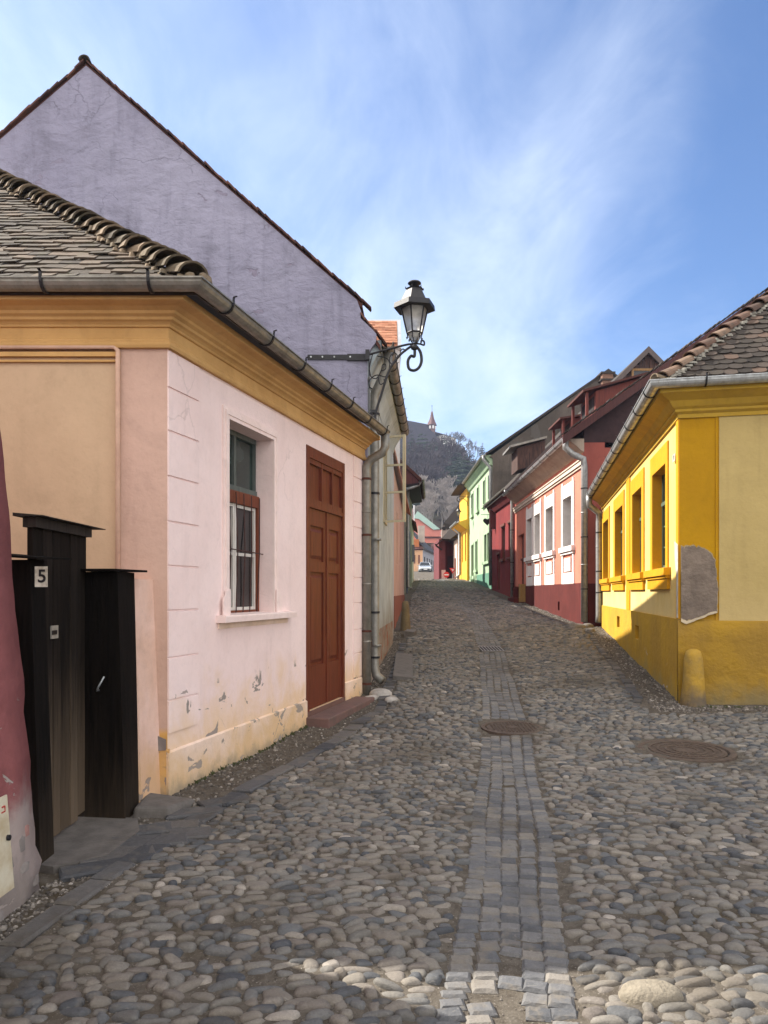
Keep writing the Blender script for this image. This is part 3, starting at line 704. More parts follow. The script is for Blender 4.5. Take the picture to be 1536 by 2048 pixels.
# =================================================================== STREET LAMP on the lilac house
def lantern(c, s, parent, six_rot=0):
    """lantern; c = centre of the bottom spigot; overall height about 1*s"""
    n = 6; c = Vector(c)
    mb = MB()
    mb.lathe(c+Vector((0,0,.60*s)), [(.29*s,-.075*s),(.315*s,-.075*s),(.305*s,.0),(.22*s,.01*s),(.125*s,.20*s),(.12*s,.215*s),(.14*s,.222*s),(.06*s,.25*s),(.04*s,.26*s)], n, six_rot)
    mb.lathe(c+Vector((0,0,.86*s)), [(.035*s,0),(.05*s,.012*s),(.085*s,.03*s),(.10*s,.045*s),(.085*s,.065*s),(.03*s,.078*s),(.0*s,.08*s)], 18)
    for k in range(n):
        t = six_rot+2*math.pi*k/n; p = c+Vector((math.cos(t)*.135*s,math.sin(t)*.135*s,.815*s)); mb.tube([p,p+Vector((0,0,.03*s))], .007*s, 6)
    hood = mb.build('lantern_hood', iron, parent)
    mb = MB()
    for k in range(n):
        t = six_rot+2*math.pi*k/n; d = Vector((math.cos(t),math.sin(t),0))
        mb.tube([c+d*.215*s+Vector((0,0,.60*s)), c+d*.115*s+Vector((0,0,.17*s))], .013*s, 6)
        mb.tube([c+d*.115*s+Vector((0,0,.17*s)), c+d*.10*s+Vector((0,0,.10*s)), c+d*.115*s+Vector((0,0,.08*s)), c+d*.12*s+Vector((0,0,.11*s))], .009*s, 6)
        t2 = six_rot+2*math.pi*(k+1)/n; d2 = Vector((math.cos(t2),math.sin(t2),0))
        mb.tube([c+d*.115*s+Vector((0,0,.17*s)), c+d2*.115*s+Vector((0,0,.17*s))], .013*s, 6)
        mb.tube([c+d*.09*s+Vector((0,0,.15*s)), c+d*.05*s+Vector((0,0,.05*s)), c+Vector((0,0,-.0))], .009*s, 6)
    mb.build('lantern_frame', iron, parent)
    mb = MB(); mb.lathe(c, [(.107*s,.17*s),(.207*s,.60*s)], n, six_rot); mb.f = mb.f[:-2]; mb.r = mb.r[:-2]
    mb.lathe(c, [(.05*s,.06*s),(.085*s,.10*s),(.10*s,.165*s)], n, six_rot); mb.build('lantern_glass', m_lg, parent)
    mb = MB(); mb.lathe(c+Vector((0,0,.40*s)), [(.02*s,0),(.055*s,.03*s),(.06*s,.09*s),(.03*s,.16*s)], 12); mb.build('bulb', plain('bulb_white',(.7,.68,.62),.4), parent, True)
    mb = MB(); mb.lathe(c+Vector((0,0,-.06*s)), [(.015*s,-.02*s),(.05*s,.0),(.055*s,.03*s),(.03*s,.06*s),(.02*s,.09*s)], 14); mb.build('lantern_base', iron, parent, True)
m_lg, nb, bs, pos = newmat('frosted_lamp_glass', .35, 0, .6)
bs.inputs['Base Color'].default_value = (.62,.60,.56,1); bs.inputs['Transmission Weight'].default_value = .6; bs.inputs['Alpha'].default_value = .8
n_ = nb.noise(pos, 9, 3, .6); nb.link(nb.ramp(n_, [(.3,(.38,.36,.33)),(.7,(.75,.73,.68))]), bs.inputs['Base Color'])
YL = 10.66
lamp = thing('street_lamp', 'black wrought iron wall lantern on scrolled bracket at the lilac gable corner', 'street lamp', (-.24,YL,4.6), 'wall lanterns on wrought iron brackets')
lantern(at(829,690,YL), .98, lamp, R(12))
def L(px,py): return at(px,py,YL)
mb = MB()
def spiral(c, r0, r1, a0, a1, n=26):
    return [Vector((c.x+(r0+(r1-r0)*i/n)*math.cos(a0+(a1-a0)*i/n), YL, c.z+(r0+(r1-r0)*i/n)*math.sin(a0+(a1-a0)*i/n))) for i in range(n+1)]
def bez(pts, n=10):
    """Catmull-Rom through pixel points"""
    P = [L(*p) for p in pts]; P = [P[0]]+P+[P[-1]]; out = []
    for i in range(1, len(P)-2):
        for k in range(n):
            t = k/n; a,b,c,d = P[i-1],P[i],P[i+1],P[i+2]
            out.append(.5*((2*b)+(c-a)*t+(2*a-5*b+4*c-d)*t*t+(3*b-a-3*c+d)*t**3))
    out.append(P[-2]); return out
mb.tube(bez([(738,709),(775,699),(815,689),(829,689)]), .016, 8)
mb.tube(bez([(829,688),(800,710),(778,742),(764,785),(753,820),(750,838)]), .018, 8)
mb.tube(bez([(746,706),(740,730),(740,750),(752,757),(762,742),(765,730),(771,729),(771,738),(763,742)]), .008, 6)
mb.tube(bez([(755,712),(775,718),(779,735),(772,753),(754,750),(741,758),(738,772),(745,778)]), .008, 6)
mb.tube(bez([(783,708),(779,718),(783,728),(793,722),(794,710),(787,705),(784,712)]), .008, 6)
mb.tube(bez([(756,752),(760,768),(768,765),(768,758)]), .008, 6)
mb.tube(bez([(742,718),(739,735),(741,752)]), .009, 6)
mb.tube(bez([(800,703),(806,698),(812,703)]), .009, 6)
sc = bez([(829,690),(829,712),(822,712),(816,722),(818,737),(828,741),(838,735),(843,722),(841,705),(834,694),(829,690)])
mb.tube(sc, .021, 8)
mb.tube(bez([(829,687),(840,688),(848,690),(848,683),(843,681),(842,686)]), .013, 8)
mb.bx(L(735,0).x-.03, L(735,0).x+.03, YL-.03, YL+.05, L(0,720).z, L(0,700).z)
mb.bx(L(740,0).x, L(753,0).x, YL-.02, YL+.03, L(0,838).z-.02, L(0,832).z)
mb.bx(L(740,0).x, L(753,0).x, YL-.02, YL+.03, L(0,824).z-.02, L(0,820).z)
mb.tube([L(738,712),L(738,838)], .010, 6)
mb.build('scroll_bracket', iron, lamp)
mb = MB(); mb.bx(L(614,0).x, L(696,0).x, YG-.02, YG-.002, L(0,716).z, L(0,706).z); mb.bx(L(694,0).x, L(737,0).x, YG-.035, YG-.002, L(0,718).z, L(0,705).z)
wp = mb.build('wall_plate', iron, lamp)
mb = MB()
for px in (621,644,668,700): 
    p = L(px,711); mb.tube([(p.x,YG-.037,p.z),(p.x,YG-.018,p.z)], .012, 10)
mb.build_split('bolt', zinc2, wp)
# =================================================================== YELLOW HOUSE (right)
Cy = Vector((4.0,10.0)); Dy = Vector((6.18,20.9)); uy = (Dy-Cy).normalized(); fy = Vector((1,-.22)).normalized(); Ey = Cy+fy*7
ys = Fac(Cy, Dy, -1); yf = Fac(Cy, Ey, 1)
yel = thing('yellow_house', 'yellow house with ochre window surrounds and bare plaster patch on its corner', 'house', (4,10,0))
m_yl = plaster('light_yellow_plaster', (.74,.525,.17), (.65,.455,.14), .35, 1.1, streak=.1, stains=[(2.2,1.2,1.5,(.68,.55,.28),.5,2)])
m_yo = plaster('ochre_trim', (.60,.295,.012), (.53,.26,.012), .25, 1.4, streak=.08)
m_yp = plaster('ochre_base', (.54,.32,.03), (.44,.26,.035), .8, 1.3, stains=[(.55,.0,2.0,(.36,.27,.09),.85,4)], chips=[(.75,.2,3,.66,(.50,.42,.32),6)], coarse=.6)
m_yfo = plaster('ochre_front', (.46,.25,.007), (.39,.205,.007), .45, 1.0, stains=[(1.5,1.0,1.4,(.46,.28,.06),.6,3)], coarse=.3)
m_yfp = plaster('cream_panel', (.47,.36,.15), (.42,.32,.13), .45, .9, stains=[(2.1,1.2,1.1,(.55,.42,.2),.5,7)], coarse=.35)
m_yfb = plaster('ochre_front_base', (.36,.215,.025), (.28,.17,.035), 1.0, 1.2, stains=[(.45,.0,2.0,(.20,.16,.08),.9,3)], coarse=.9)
zeave = 4.22
holes = []; wspec = [(1307,1333.5,898,1130,1303,1338,1299,1342),(1266.5,1285,949,1140,1262.5,1289.5,1261,1291.5),(1231.5,1247,987,1149,1228.5,1249.5,1227,1251),(1207.5,1218,1013,1155,1205.5,1220,1204.5,1222)]
wz0, wz1 = 1.98, 3.52
ww = []
for a,b,t,bt,sa_,sb_,la,lb in wspec:
    U0,U1 = ys.U(b),ys.U(a); ww.append((U0,U1,ys.U(sb_),ys.U(sa_),ys.U(lb),min(ys.U(la),ys.L+.0)))
for w in ww: holes.append((w[0],w[1],wz0,wz1))
vents = [(ys.U(1281),ys.U(1273.5),.72,.98),(ys.U(1242),ys.U(1236.5),.80,1.06)]
mb = MB(); mb.wall(ys, 0, ys.L, 1.2, zeave+.2, holes, .22)
mb.prism([ys.P(.02,0,-.23),ys.P(ys.L,0,-.23),(14,20.9,0),(11.5,8.8,0),yf.P(.05,0,-.03)], (0,0,zeave+.1))
mb.build('wall', m_yl, yel)
mb = MB(); mb.wall(ys, -.0, ys.L, -.3, 1.24, vents, .25)
# proud base sheet
for i in range(len(mb.v)):
    v = mb.v[i]; mb.v[i] = (v[0]+ys.n.x*.03, v[1]+ys.n.y*.03, v[2])
a_,b_,c_,d_ = ys.P(0,1.24,0),ys.P(ys.L,1.24,0),ys.P(ys.L,1.24,.03),ys.P(0,1.24,.03); mb.add([a_,b_,c_,d_],[(0,1,2,3)])
mb.build('plinth', m_yp, yel)
mb = MB()
for w in ww:
    a,b,sa_,sb_,la,lb = w
    mb = MB(); mb.fbox(ys,sa_,a,wz0-.04,wz1+.30,0,.022); mb.fbox(ys,b,min(sb_,ys.L),wz0-.04,wz1+.30,0,.022); mb.fbox(ys,a,b,wz1,wz1+.30,0,.022)
    mb.fbox(ys,a,b,wz0,wz1,-.218,-.216); mb.build('window_surround', m_yo, yel)
mb = MB()
mb.fbox(ys, 0, .17, 1.245, zeave, 0, .02); up_ = ys.U(1257.5); mb.fbox(ys, up_-.28, up_+.28, 1.245, zeave-.2, 0, .02)
mb.build_split('pilaster_strip', m_yo, yel)
# reveals coloured ochre: thin liners
mb = MB()
for w in ww:
    a,b = w[0],w[1]; mb = MB(); mb.fbox(ys,a,a+.004,wz0,wz1,-.21,.0); mb.fbox(ys,b-.004,b,wz0,wz1,-.21,.0); mb.fbox(ys,a+.004,b-.004,wz1-.004,wz1,-.21,0); mb.build('window_reveal', m_yo, yel)
mb = MB()
for w in ww:
    la, lb = w[4], w[5]; mb = MB(); mb.fbox(ys,la,lb,wz0-.13,wz0-.0,-.21,.10,.02); mb.fbox(ys,la+.06,lb-.06,wz0-.33,wz0-.135,0,.045,0); mb.fbox(ys,la+.02,lb-.02,wz0-.17,wz0-.13,0,.07); mb.build('window_sill', m_yo, yel)
m_green = wood('green_window_frame', (.10,.13,.08), (.06,.09,.06), bump=.3)
for w in ww:
    a,b = w[0],w[1]; fr = MB(); m0 = (a+b)/2; zt_ = wz0+(wz1-wz0)*.66
    for x in (a,m0-.03,b-.06): fr.fbox(ys,x,x+.06,wz0,wz1,-.20,-.13)
    for z in (wz0,zt_,wz1-.06): fr.fbox(ys,a+.06,b-.06,z,z+.06,-.198,-.14 if z!=zt_ else -.11)
    for z in (wz0+.34,wz0+.68): fr.fbox(ys,a+.06,b-.06,z,z+.025,-.195,-.15)
    fo = fr.build('window', m_green, yel); pn = MB(); pn.add([ys.P(a,wz0,-.17),ys.P(b,wz0,-.17),ys.P(b,wz1,-.17),ys.P(a,wz1,-.17)],[(0,1,2,3)]); pn.build('pane', gdark, fo)
# front face
mb = MB(); mb.wall(yf, 0, yf.L, 1.2, zeave+.2, (), .1); mb.build('front_wall', m_yfo, yel)
mb = MB(); up0 = yf.U(1438); zp0, zp1 = yf.Z(1440,1243), yf.Z(1440,818); 
mb.fbox(yf, up0, yf.L, zp0, zp1, 0, .008); mb.build('front_panel', m_yfp, yel)
mb = MB(); mb.fbox(yf, up0-.045, up0-.02, zp0, zp1+.05, 0, .014); mb.fbox(yf, up0-.02, yf.L, zp1+.035, zp1+.055, 0, .014); mb.build('panel_moulding', m_yfo, yel)
mb = MB(); 
segs = 26; vs = []; 
for i in range(segs+1):
    u = yf.L*i/segs; 
    for j,(z,w) in enumerate(((-.3,.07),(.1,.06),(.5,.045),(1.0,.035),(1.2,.03),(1.235,.0))):
        vs.append(yf.P(u if i else -.03, z, w+(.02*mnoise.noise(Vector((u*1.8,z*2,3))) if 0<j<4 else 0)))
mb.add(vs, [(i*6+j,i*6+j+1,(i+1)*6+j+1,(i+1)*6+j) for i in range(segs) for j in range(5)]); mb.build('front_plinth', m_yfb, yel, True)
m_bare2 = plaster('bare_grey_render', (.23,.185,.150), (.155,.125,.103), 1.3, 4, coarse=.9)
def rough(pts, n=5, amp=1.6):
    out = []
    for i,(a,b) in enumerate(zip(pts, pts[1:]+pts[:1])):
        for k in range(n):
            t = k/n; x = a[0]+(b[0]-a[0])*t; y = a[1]+(b[1]-a[1])*t
            out.append((x+amp*mnoise.noise(Vector((x*.21,y*.21,1))), y+amp*1.6*mnoise.noise(Vector((x*.19,y*.19,8)))) if k else (x,y))
    return out
pts = rough([(1361,1093),(1369,1097),(1372,1094),(1386,1092),(1400,1096),(1420,1106),(1428,1124),(1432,1150),(1433,1190),(1432,1224),(1420,1224),(1402,1232),(1385,1238),(1373,1242),(1362,1236)],7,3.2)
_cx,_cy = 1396,1166
patch(yf, [(_cx+(x-_cx)*1.05+1.5*mnoise.noise(Vector((x*.3,y*.3,4))), _cy+(y-_cy)*1.03+2*mnoise.noise(Vector((x*.3,y*.3,6)))) for x,y in pts if x>1362.5]+[(1361,1240),(1361,1090)], .031, 'patch_rim', plaster('patch_rim_render', (.40,.31,.16),(.30,.24,.15),.9,6), yel, .006)
patch(yf, pts, .05-.015, 'bare_patch', m_bare2, yel, .012)
pts2 = rough([(1361,1236),(1373,1242),(1385,1238),(1402,1232),(1420,1224),(1431,1222),(1432,1226),(1420,1229),(1402,1237),(1385,1243),(1372,1248),(1361,1243)],3,1)
patch(yf, pts2, .034, 'patch_edge', plaster('pale_edge', (.62,.52,.36),(.5,.42,.3),.6,6), yel, .018)
ptl = rough([(1352.5,1083),(1356,1086),(1359.5,1090),(1359.5,1236),(1357,1236),(1357,1150),(1354,1120)],3,.6)
patch(ys, ptl, .022, 'corner_scar', plaster('chalk_scar', (.62,.58,.50),(.42,.38,.33),.6,6), yel, .006)
# cornice
prof = [(0,3.95),(.03,3.95),(.03,4.0),(.07,4.03),(.07,4.06),(.11,4.09),(.16,4.16),(.26,4.22),(.30,4.24),(.30,4.30),(0,4.30)]
mb = MB(); mb.sweep([(Dy.x,Dy.y),(Cy.x,Cy.y),(Ey.x,Ey.y)], prof, 1); mb.build('cornice', plaster('yellow_cornice', (.50,.32,.04),(.42,.27,.04),.4,2.2), yel)
# number plate
nf = MB(); nf.fbox(ys, ys.U(1354.4), ys.U(1349.6), ys.Z(1352,923), ys.Z(1352,908), .021, .03); npl = nf.build('number_plate', plain('old_enamel',(.6,.58,.5),.4,0,.4,20), yel)
text('8', .085, ys, (ys.U(1354.4)+ys.U(1349.6))/2, ys.Z(1352,915.5), .031, iron, npl, 'numeral', .001)
# roof
ec = Cy+(-uy)*.28+ys.n*.28; ec = Vector((ec.x,ec.y,4.36)); 
fe = Vector((fy.x,fy.y,0)); se = Vector((uy.x,uy.y,0))
Vf = Vector((-fy.y,fy.x,0))  # inward from front face (+Y)
Vsd = Vector((uy.y,-uy.x,0)) # inward from street face (+X)
hipd = (Vf+Vsd+Vector((0,0,.92)))
# match hip direction to the photograph
Vslope = (Vf+Vector((0,0,.92))).normalized()
hL = 3.6
hend = ec+hipd*hL
mb = MB(); slab(mb, ec, ec+fe*9, hend+fe*5.5, hend, .06); slab(mb, ec, ec+se*11.4, ec+se*11.4+(Vsd+Vector((0,0,.92)))*hL, hend, .06)
yr = mb.build('roof', t_brown, yel)
mb = MB(); kk = (hipd-fe*hipd.dot(fe)).length; slope_u = hipd.dot(fe)/kk
tiles(mb, ec-Vslope*.05, fe, Vslope, lambda v: (v*slope_u+.06, min(3.4, 9)), 30, .145, .175, .015, True, 1.0); mb.build('roof_tiles', t_brown, yr)
mb = MB(); hiptiles(mb, ec+hipd*.03+Vector((0,0,.04)), hend+Vector((0,0,.04)), .10, .33); mb.build('hip_tiles', rvmat('terracotta_hip', [(0,(.075,.05,.04)),(.5,(.13,.08,.06)),(1,(.20,.14,.10))], .9, 16, .5), yr)
mb = MB()
for k in range(150):
    q = ec+hipd*(random.random()**1.3*3.2)+fe*random.uniform(.04,.13)+Vector((0,-.03,random.uniform(.01,.05))); mb.cur = random.uniform(.3,.7)
    blob(mb, q, random.uniform(.03,.07), random.uniform(.03,.05), random.uniform(.015,.03), random.random()*3, 7, 2, k)
mb.build('hip_mortar', rvmat('grey_mortar', [(0,(.14,.13,.11)),(1,(.26,.25,.22))], .95, 30, .8), yr, True)['kind']='stuff'
# tile tongue at the corner
mb = MB(); mb.cur=.9; hiptiles(mb, ec+Vector((-.10,-.02,.05)), ec+Vector((.2,.1,.05)), .075, .3); mb.build('corner_tile', t_hip, yr)
gD = Dy+ys.n*.28; gE = ec.xy+fy*9
gutter(yel, [(gD.x,gD.y),(ec.x,ec.y),(gE.x,gE.y)], 4.37, 1, .085, zinc2, iron, 1.05)
p = ys.P(ys.L+.05,0,.10); q = ys.P(ys.L-.1,0,.38)
downpipe(yel, [(q.x,q.y,4.33),(q.x,q.y,4.15),(q.x+.02,q.y,4.05),(p.x,p.y,3.85),(p.x,p.y,3.6),(p.x,p.y,.95),(p.x-.02,p.y-.02,.75)], .085, zinc, (3.3,2.2,1.6), iron, (2.9,))
# guard stone at the corner
gs = MB(); c = (4.10,9.80); vs = []; n = 12
pr = [(-.2,.19),(.1,.17),(.3,.15),(.6,.13),(.72,.12),(.80,.095),(.83,.05)]
for z,r in pr:
    for k in range(n):
        t = 2*math.pi*k/n; d = 1+.06*mnoise.noise(Vector((math.cos(t),math.sin(t),z*3))); vs.append((c[0]+r*d*math.cos(t)*1.0, c[1]+r*d*math.sin(t)*.9, z+.02))
gs.add(vs, [(i*n+k,i*n+(k+1)%n,(i+1)*n+(k+1)%n,(i+1)*n+k) for i in range(len(pr)-1) for k in range(n)]+[tuple((len(pr)-1)*n+k for k in range(n))])
tag(gs.build('guard_stone', plaster('guard_stone_ochre', (.42,.26,.04),(.30,.20,.06),1.2,3,stains=[(.45,.0,3,(.12,.10,.08),.95,2)],coarse=.8), None, True), 'rounded ochre guard stone leaning at the corner of the yellow house', 'guard stone')
gs = MB(); c = (.62,19.9); vs = []
for z,r in pr:
    for k in range(n):
        t = 2*math.pi*k/n; vs.append((c[0]-.04+r*.8*math.cos(t), c[1]+r*math.sin(t), z*.95+g1(*c)+.0))
gs.add(vs, [(i*n+k,i*n+(k+1)%n,(i+1)*n+(k+1)%n,(i+1)*n+k) for i in range(len(pr)-1) for k in range(n)]+[tuple((len(pr)-1)*n+k for k in range(n))])
tag(gs.build('guard_stone', plaster('guard_stone_brown', (.20,.155,.085),(.14,.11,.07),1.0,3,coarse=.8), None, True), 'brown guard stone against the peach house far up the left side', 'guard stone')

# =================================================================== SALMON HOUSE
sS = Vector((5.80,21.45)); sE = Vector((6.06,34.1)); ss = Fac(sS, sE, -1)
sal = thing('salmon_house', 'salmon pink house with white framed windows, maroon base and red dormers', 'house', (5.8,21.45,.7))
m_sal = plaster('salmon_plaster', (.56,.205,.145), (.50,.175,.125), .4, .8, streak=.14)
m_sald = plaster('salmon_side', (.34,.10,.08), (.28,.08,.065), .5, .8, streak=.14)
m_mar = plaster('maroon_base', (.11,.025,.022), (.085,.02,.018), .3, 1.2, streak=.2)
m_wt = plaster('white_trim', (.74,.72,.70), (.66,.64,.62), .15, 2, streak=.1)
Zpl = 1.86; Ztop = 5.95
wins = [(1127.5,1145,1124.6,1149.5),(1093,1108,1090.5,1110.5),(1070.5,1082,1068.3,1083.7),(1055.3,1065,1053.6,1066.8)]
wz0, wz1 = 3.05, 4.62
hs = [(ss.U(b),ss.U(a),wz0,wz1) for a,b,_,_ in wins]; dU = (ss.U(1048),ss.U(1036.5)); dZ = (1.30,4.15)
mb = MB(); mb.wall(ss, 0, ss.L, Zpl, Ztop, hs+[(dU[0],dU[1],Zpl,dZ[1])], .5)
mb.build('wall', m_sal, sal)
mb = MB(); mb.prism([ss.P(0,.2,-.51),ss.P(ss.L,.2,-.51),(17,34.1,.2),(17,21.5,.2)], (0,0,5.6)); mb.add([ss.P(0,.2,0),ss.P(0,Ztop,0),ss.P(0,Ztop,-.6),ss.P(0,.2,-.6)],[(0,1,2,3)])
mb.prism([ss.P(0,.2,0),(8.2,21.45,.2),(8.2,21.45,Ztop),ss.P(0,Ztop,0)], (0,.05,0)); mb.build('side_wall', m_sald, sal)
mb = MB(); mb.wall(ss, 0, dU[0], .2, Zpl+.01, [(ss.U(1121),ss.U(1117.5),1.0,1.3)], .2)
mb.wall(ss, dU[1], ss.L, .2, Zpl+.01)
mb.v = [(v[0]+ss.n.x*.03,v[1]+ss.n.y*.03,v[2]) for v in mb.v]; mb.fbox(ss,-.03,dU[0],Zpl+.005,Zpl+.02,-.0,.031)
mb.prism([(ss.P(-.02,0,.03).x,21.42,.2),(8.2,21.42,.2),(8.2,21.42,Zpl),(ss.P(-.02,0,.03).x,21.42,Zpl)], (0,.03,0)); mb.build('plinth', m_mar, sal)
for (a,b,c,d) in wins:
    U0,U1,S0,S1 = ss.U(b),ss.U(a),ss.U(d),ss.U(c)
    mb = MB(); mb.fbox(ss,S0,U0,wz0,wz1,0,.04); mb.fbox(ss,U1,S1,wz0,wz1,0,.04); mb.fbox(ss,S0,S1,wz1,wz1+.42,0,.04)
    mb.fbox(ss,S0+.05,S0+.22,wz1+.42,5.15,0,.035); mb.fbox(ss,S1-.22,S1-.05,wz1+.42,5.15,0,.035)
    mb.fbox(ss,U0,U0+.004,wz0,wz1,-.5,0); mb.fbox(ss,U1-.004,U1,wz0,wz1,-.5,0); mb.fbox(ss,U0,U1,wz1-.004,wz1,-.5,0)
    mb.fbox(ss,S0-.05,S1+.05,wz0-.16,wz0,-.33,.12); mb.fbox(ss,S0,S1,wz0-.24,wz0-.16,0,.07)
    mb.fbox(ss,S0+.04,S0+.2,wz0-.82,wz0-.24,0,.035); mb.fbox(ss,S1-.2,S1-.04,wz0-.82,wz0-.24,0,.035)
    mb.fbox(ss,S0+.42,S1-.42,wz0-.78,wz0-.36,0,.045); mb.fbox(ss,S0+.02,S1-.02,Zpl,wz0-.82,0,.03)
    so = mb.build('window_surround', m_wt, sal)
    fr = MB(); m0=(U0+U1)/2; 
    for x in (U0,m0-.03,U1-.06): fr.fbox(ss,x,x+.06,wz0,wz1,-.49,-.41)
    for z in (wz0,wz0+1.05,wz1-.06): fr.fbox(ss,U0,U1,z,z+.06,-.488,-.42)
    fo = fr.build('window', wood('dark_frame_'+str(int(a)),(.09,.06,.05),(.05,.035,.03)) if a==1127.5 else bpy.data.materials['dark_frame_1127'], sal); pn = MB(); pn.fbox(ss,U0,U1,wz0,wz1,-.48,-.45); pn.build('pane', gdark, fo)
mb = MB(); 
for (z0_,z1_,w) in ((5.25,5.30,.05),(5.32,5.44,.09),(5.44,5.48,.12)): mb.fbox(ss,0,ss.L,z0_,z1_,0,w)
mb.build('string_course', plaster('cream_course',(.60,.52,.44),(.52,.44,.36),.2,2), sal)
mb = MB(); mb.sweep([(ss.p1.x,ss.p1.y),(ss.p0.x,ss.p0.y-.02)], [(0,5.68),(.08,5.72),(.2,5.84),(.36,5.96),(.46,6.06),(0,6.06)], 1); mb.build('cornice', plaster('grey_cream_cornice',(.46,.38,.31),(.38,.31,.26),.3,2), sal)
m_dd = wood('dark_door', (.16,.05,.035), (.09,.03,.02))
mb = MB(); mb.fbox(ss,dU[0],dU[1],1.2,dZ[1],-.28,-.18); 
dmu=(dU[0]+dU[1])/2
for (a,b) in ((dU[0]+.1,dmu-.08),(dmu+.08,dU[1]-.1)):
    for z0_,z1_ in ((1.45,2.2),(2.3,3.0),(3.2,3.9)): mb.fbox(ss,a,b,z0_,z1_,-.18,-.15)
mb.fbox(ss,dU[0],dU[1],3.05,3.12,-.18,-.1); mb.build('door', m_dd, sal)
mb = MB(); mb.fbox(ss,dU[0]-.1,dU[1]+.15,.8,1.36,-.2,.45); mb.fbox(ss,dU[1]+.02,dU[1]+.3,.8,1.8,.0,.2); mb.build('door_step', m_mar, sal)
mb = MB(); mb.fbox(ss,dU[0]-.55,dU[0]-.15,1.2,1.95,.03,.25); mb.build('meter_box', plain('ochre_box',(.30,.17,.05),.7), sal)
# roof: 38 deg, ridge along the street; near gable dark
sl = .709; RX = 6.25
def sroof(y, k): return Vector((5.22+(y-21.25)*.02+k, y, 6.17+k*sl))
mb = MB(); slab(mb, sroof(21.2,0), sroof(34.2,0), sroof(34.2,RX), sroof(21.2,RX), .12); slab(mb, sroof(21.2,RX), sroof(34.2,RX), sroof(34.2,RX)+Vector((RX,0,-RX*sl)), sroof(21.2,RX)+Vector((RX,0,-RX*sl)), .12)
sr = mb.build('roof', t_red, sal)
mb = MB(); g0_ = [ (5.80,21.45,5.9),(5.80,21.45,6.38),(5.22+RX,21.45,6.17+RX*sl-.16),(17.2,21.45,6.3),(17.2,21.45,5.0),(7.5,21.45,4.4)]
mb.prism(g0_, (0,.08,0)); mb.build('gable_boarding', plain('tarred_boards',(.045,.022,.024),.9,0,.4,5,.5), sal)
mb = MB()
n_ = 46
for k in range(n_):
    mb.cur = random.random(); t0=k/n_; t1=(k+1.3)/n_; a=sroof(21.12,RX*t0-.1); b=sroof(21.12,min(RX*t1,RX)-.1); up=Vector((-sl,0,1)).normalized()
    a=a+up*random.uniform(.0,.02); b=b+up*random.uniform(.03,.05); mb.prism([a,b,b+up*.03,a+up*.03],(0,.4,0))
mb.build('verge_tiles', t_brown, sr)
mb = MB(); a=sroof(21.14,-.1); b=sroof(21.14,RX); dn=Vector((0,0,-.26)); mb.prism([a,b,b+dn,a+dn],(0,.06,0)); mb.build('barge_board', wood('red_barge',(.07,.02,.018),(.045,.013,.013)), sr)
# dormers on the street slope
m_rdb = wood('red_dormer_boards', (.17,.038,.025), (.09,.022,.018)); m_dk = plain('dormer_shadow_opening', (.02,.014,.014), .9)
def dormer(y, k, h, run, wdt, name='dormer'):
    b = sroof(y, k); mb = MB()
    f0 = b; f1 = b+Vector((0,0,h)); bk = sroof(y,k+run); 
    mb.prism([f0, f1, bk+Vector((0,0,.02)), bk+Vector((0,0,-.3))], (0,wdt,0)); d_ = mb.build(name, m_rdb, sr)
    rm = MB(); over = Vector((-.42,0,-.10)); dirn=(bk-f1); rm.prism([f1+over+Vector((0,-.15,.04)), bk+Vector((.3,-.15,.12)), bk+Vector((.3,-.15,.18)), f1+over+Vector((0,-.15,.11))], (0,wdt+.3,0)); rm.build('dormer_roof', t_red, d_)
    om = MB(); om.bx(b.x-.012,b.x-.003,y+.15,y+wdt-.15,b.z+.2,b.z+h-.12); om.build('dormer_opening', m_dk, d_)
    om = MB()
    for yy in (y-.02,y+wdt-.06): om.bx(b.x-.30,b.x-.22,yy,yy+.08,b.z-.02,b.z+h-.04)
    om.build_split('dormer_post', m_rdb, d_)
dormer(22.8, 1.27, .74, 1.75, 1.7); dormer(26.0, 1.25, .66, 1.1, 1.5)
gutter(sal, [(ss.P(ss.L,0,.44).x,ss.P(ss.L,0,.44).y),(ss.P(-.1,0,.44).x,ss.P(-.1,0,.44).y)], 6.1, 1, .085, zinc2, iron, 1.2)
q = ss.P(.0,0,.53); p = ss.P(-.12,0,.02)
downpipe(sal, [(q.x,q.y,6.08),(q.x,q.y,5.8),(q.x+.2,q.y-.05,5.6),(p.x-.02,p.y,5.45),(p.x,p.y,5.2),(p.x,p.y,.75)], .095, zinc, (4.6,3.2,1.7), iron, (3.9,2.4))

# =================================================================== DARK RED HOUSE
dS = Vector((6.06,34.15)); dE = Vector((6.05,41.4)); ds = Fac(dS,dE,-1)
dk = thing('dark_red_house', 'low dark red house with wooden attic gable and hanging box sign', 'house', (6.06,34.15,1.3))
m_drp = plaster('dark_red_plaster', (.21,.036,.036), (.16,.028,.03), .4, 1.0, streak=.2, stains=[(2.6,1.6,1.5,(.22,.06,.055),.7,3)])
dw = [(1017,1025,1038,1111),(1003,1010,1052,1117)]
hs = [(ds.U(b),ds.U(a),3.30,4.95) for a,b,_,_ in dw]; hs.append((ds.U(999.5),ds.U(994.5),1.75,3.6))
mb = MB(); mb.wall(ds, 0, ds.L, .8, 6.35, hs, .2); mb.prism([ds.P(0,.8,-.21),ds.P(ds.L,.8,-.21),(18,41.4,.8),(18,34.15,.8)], (0,0,5.5)); mb.build('wall', m_drp, dk)
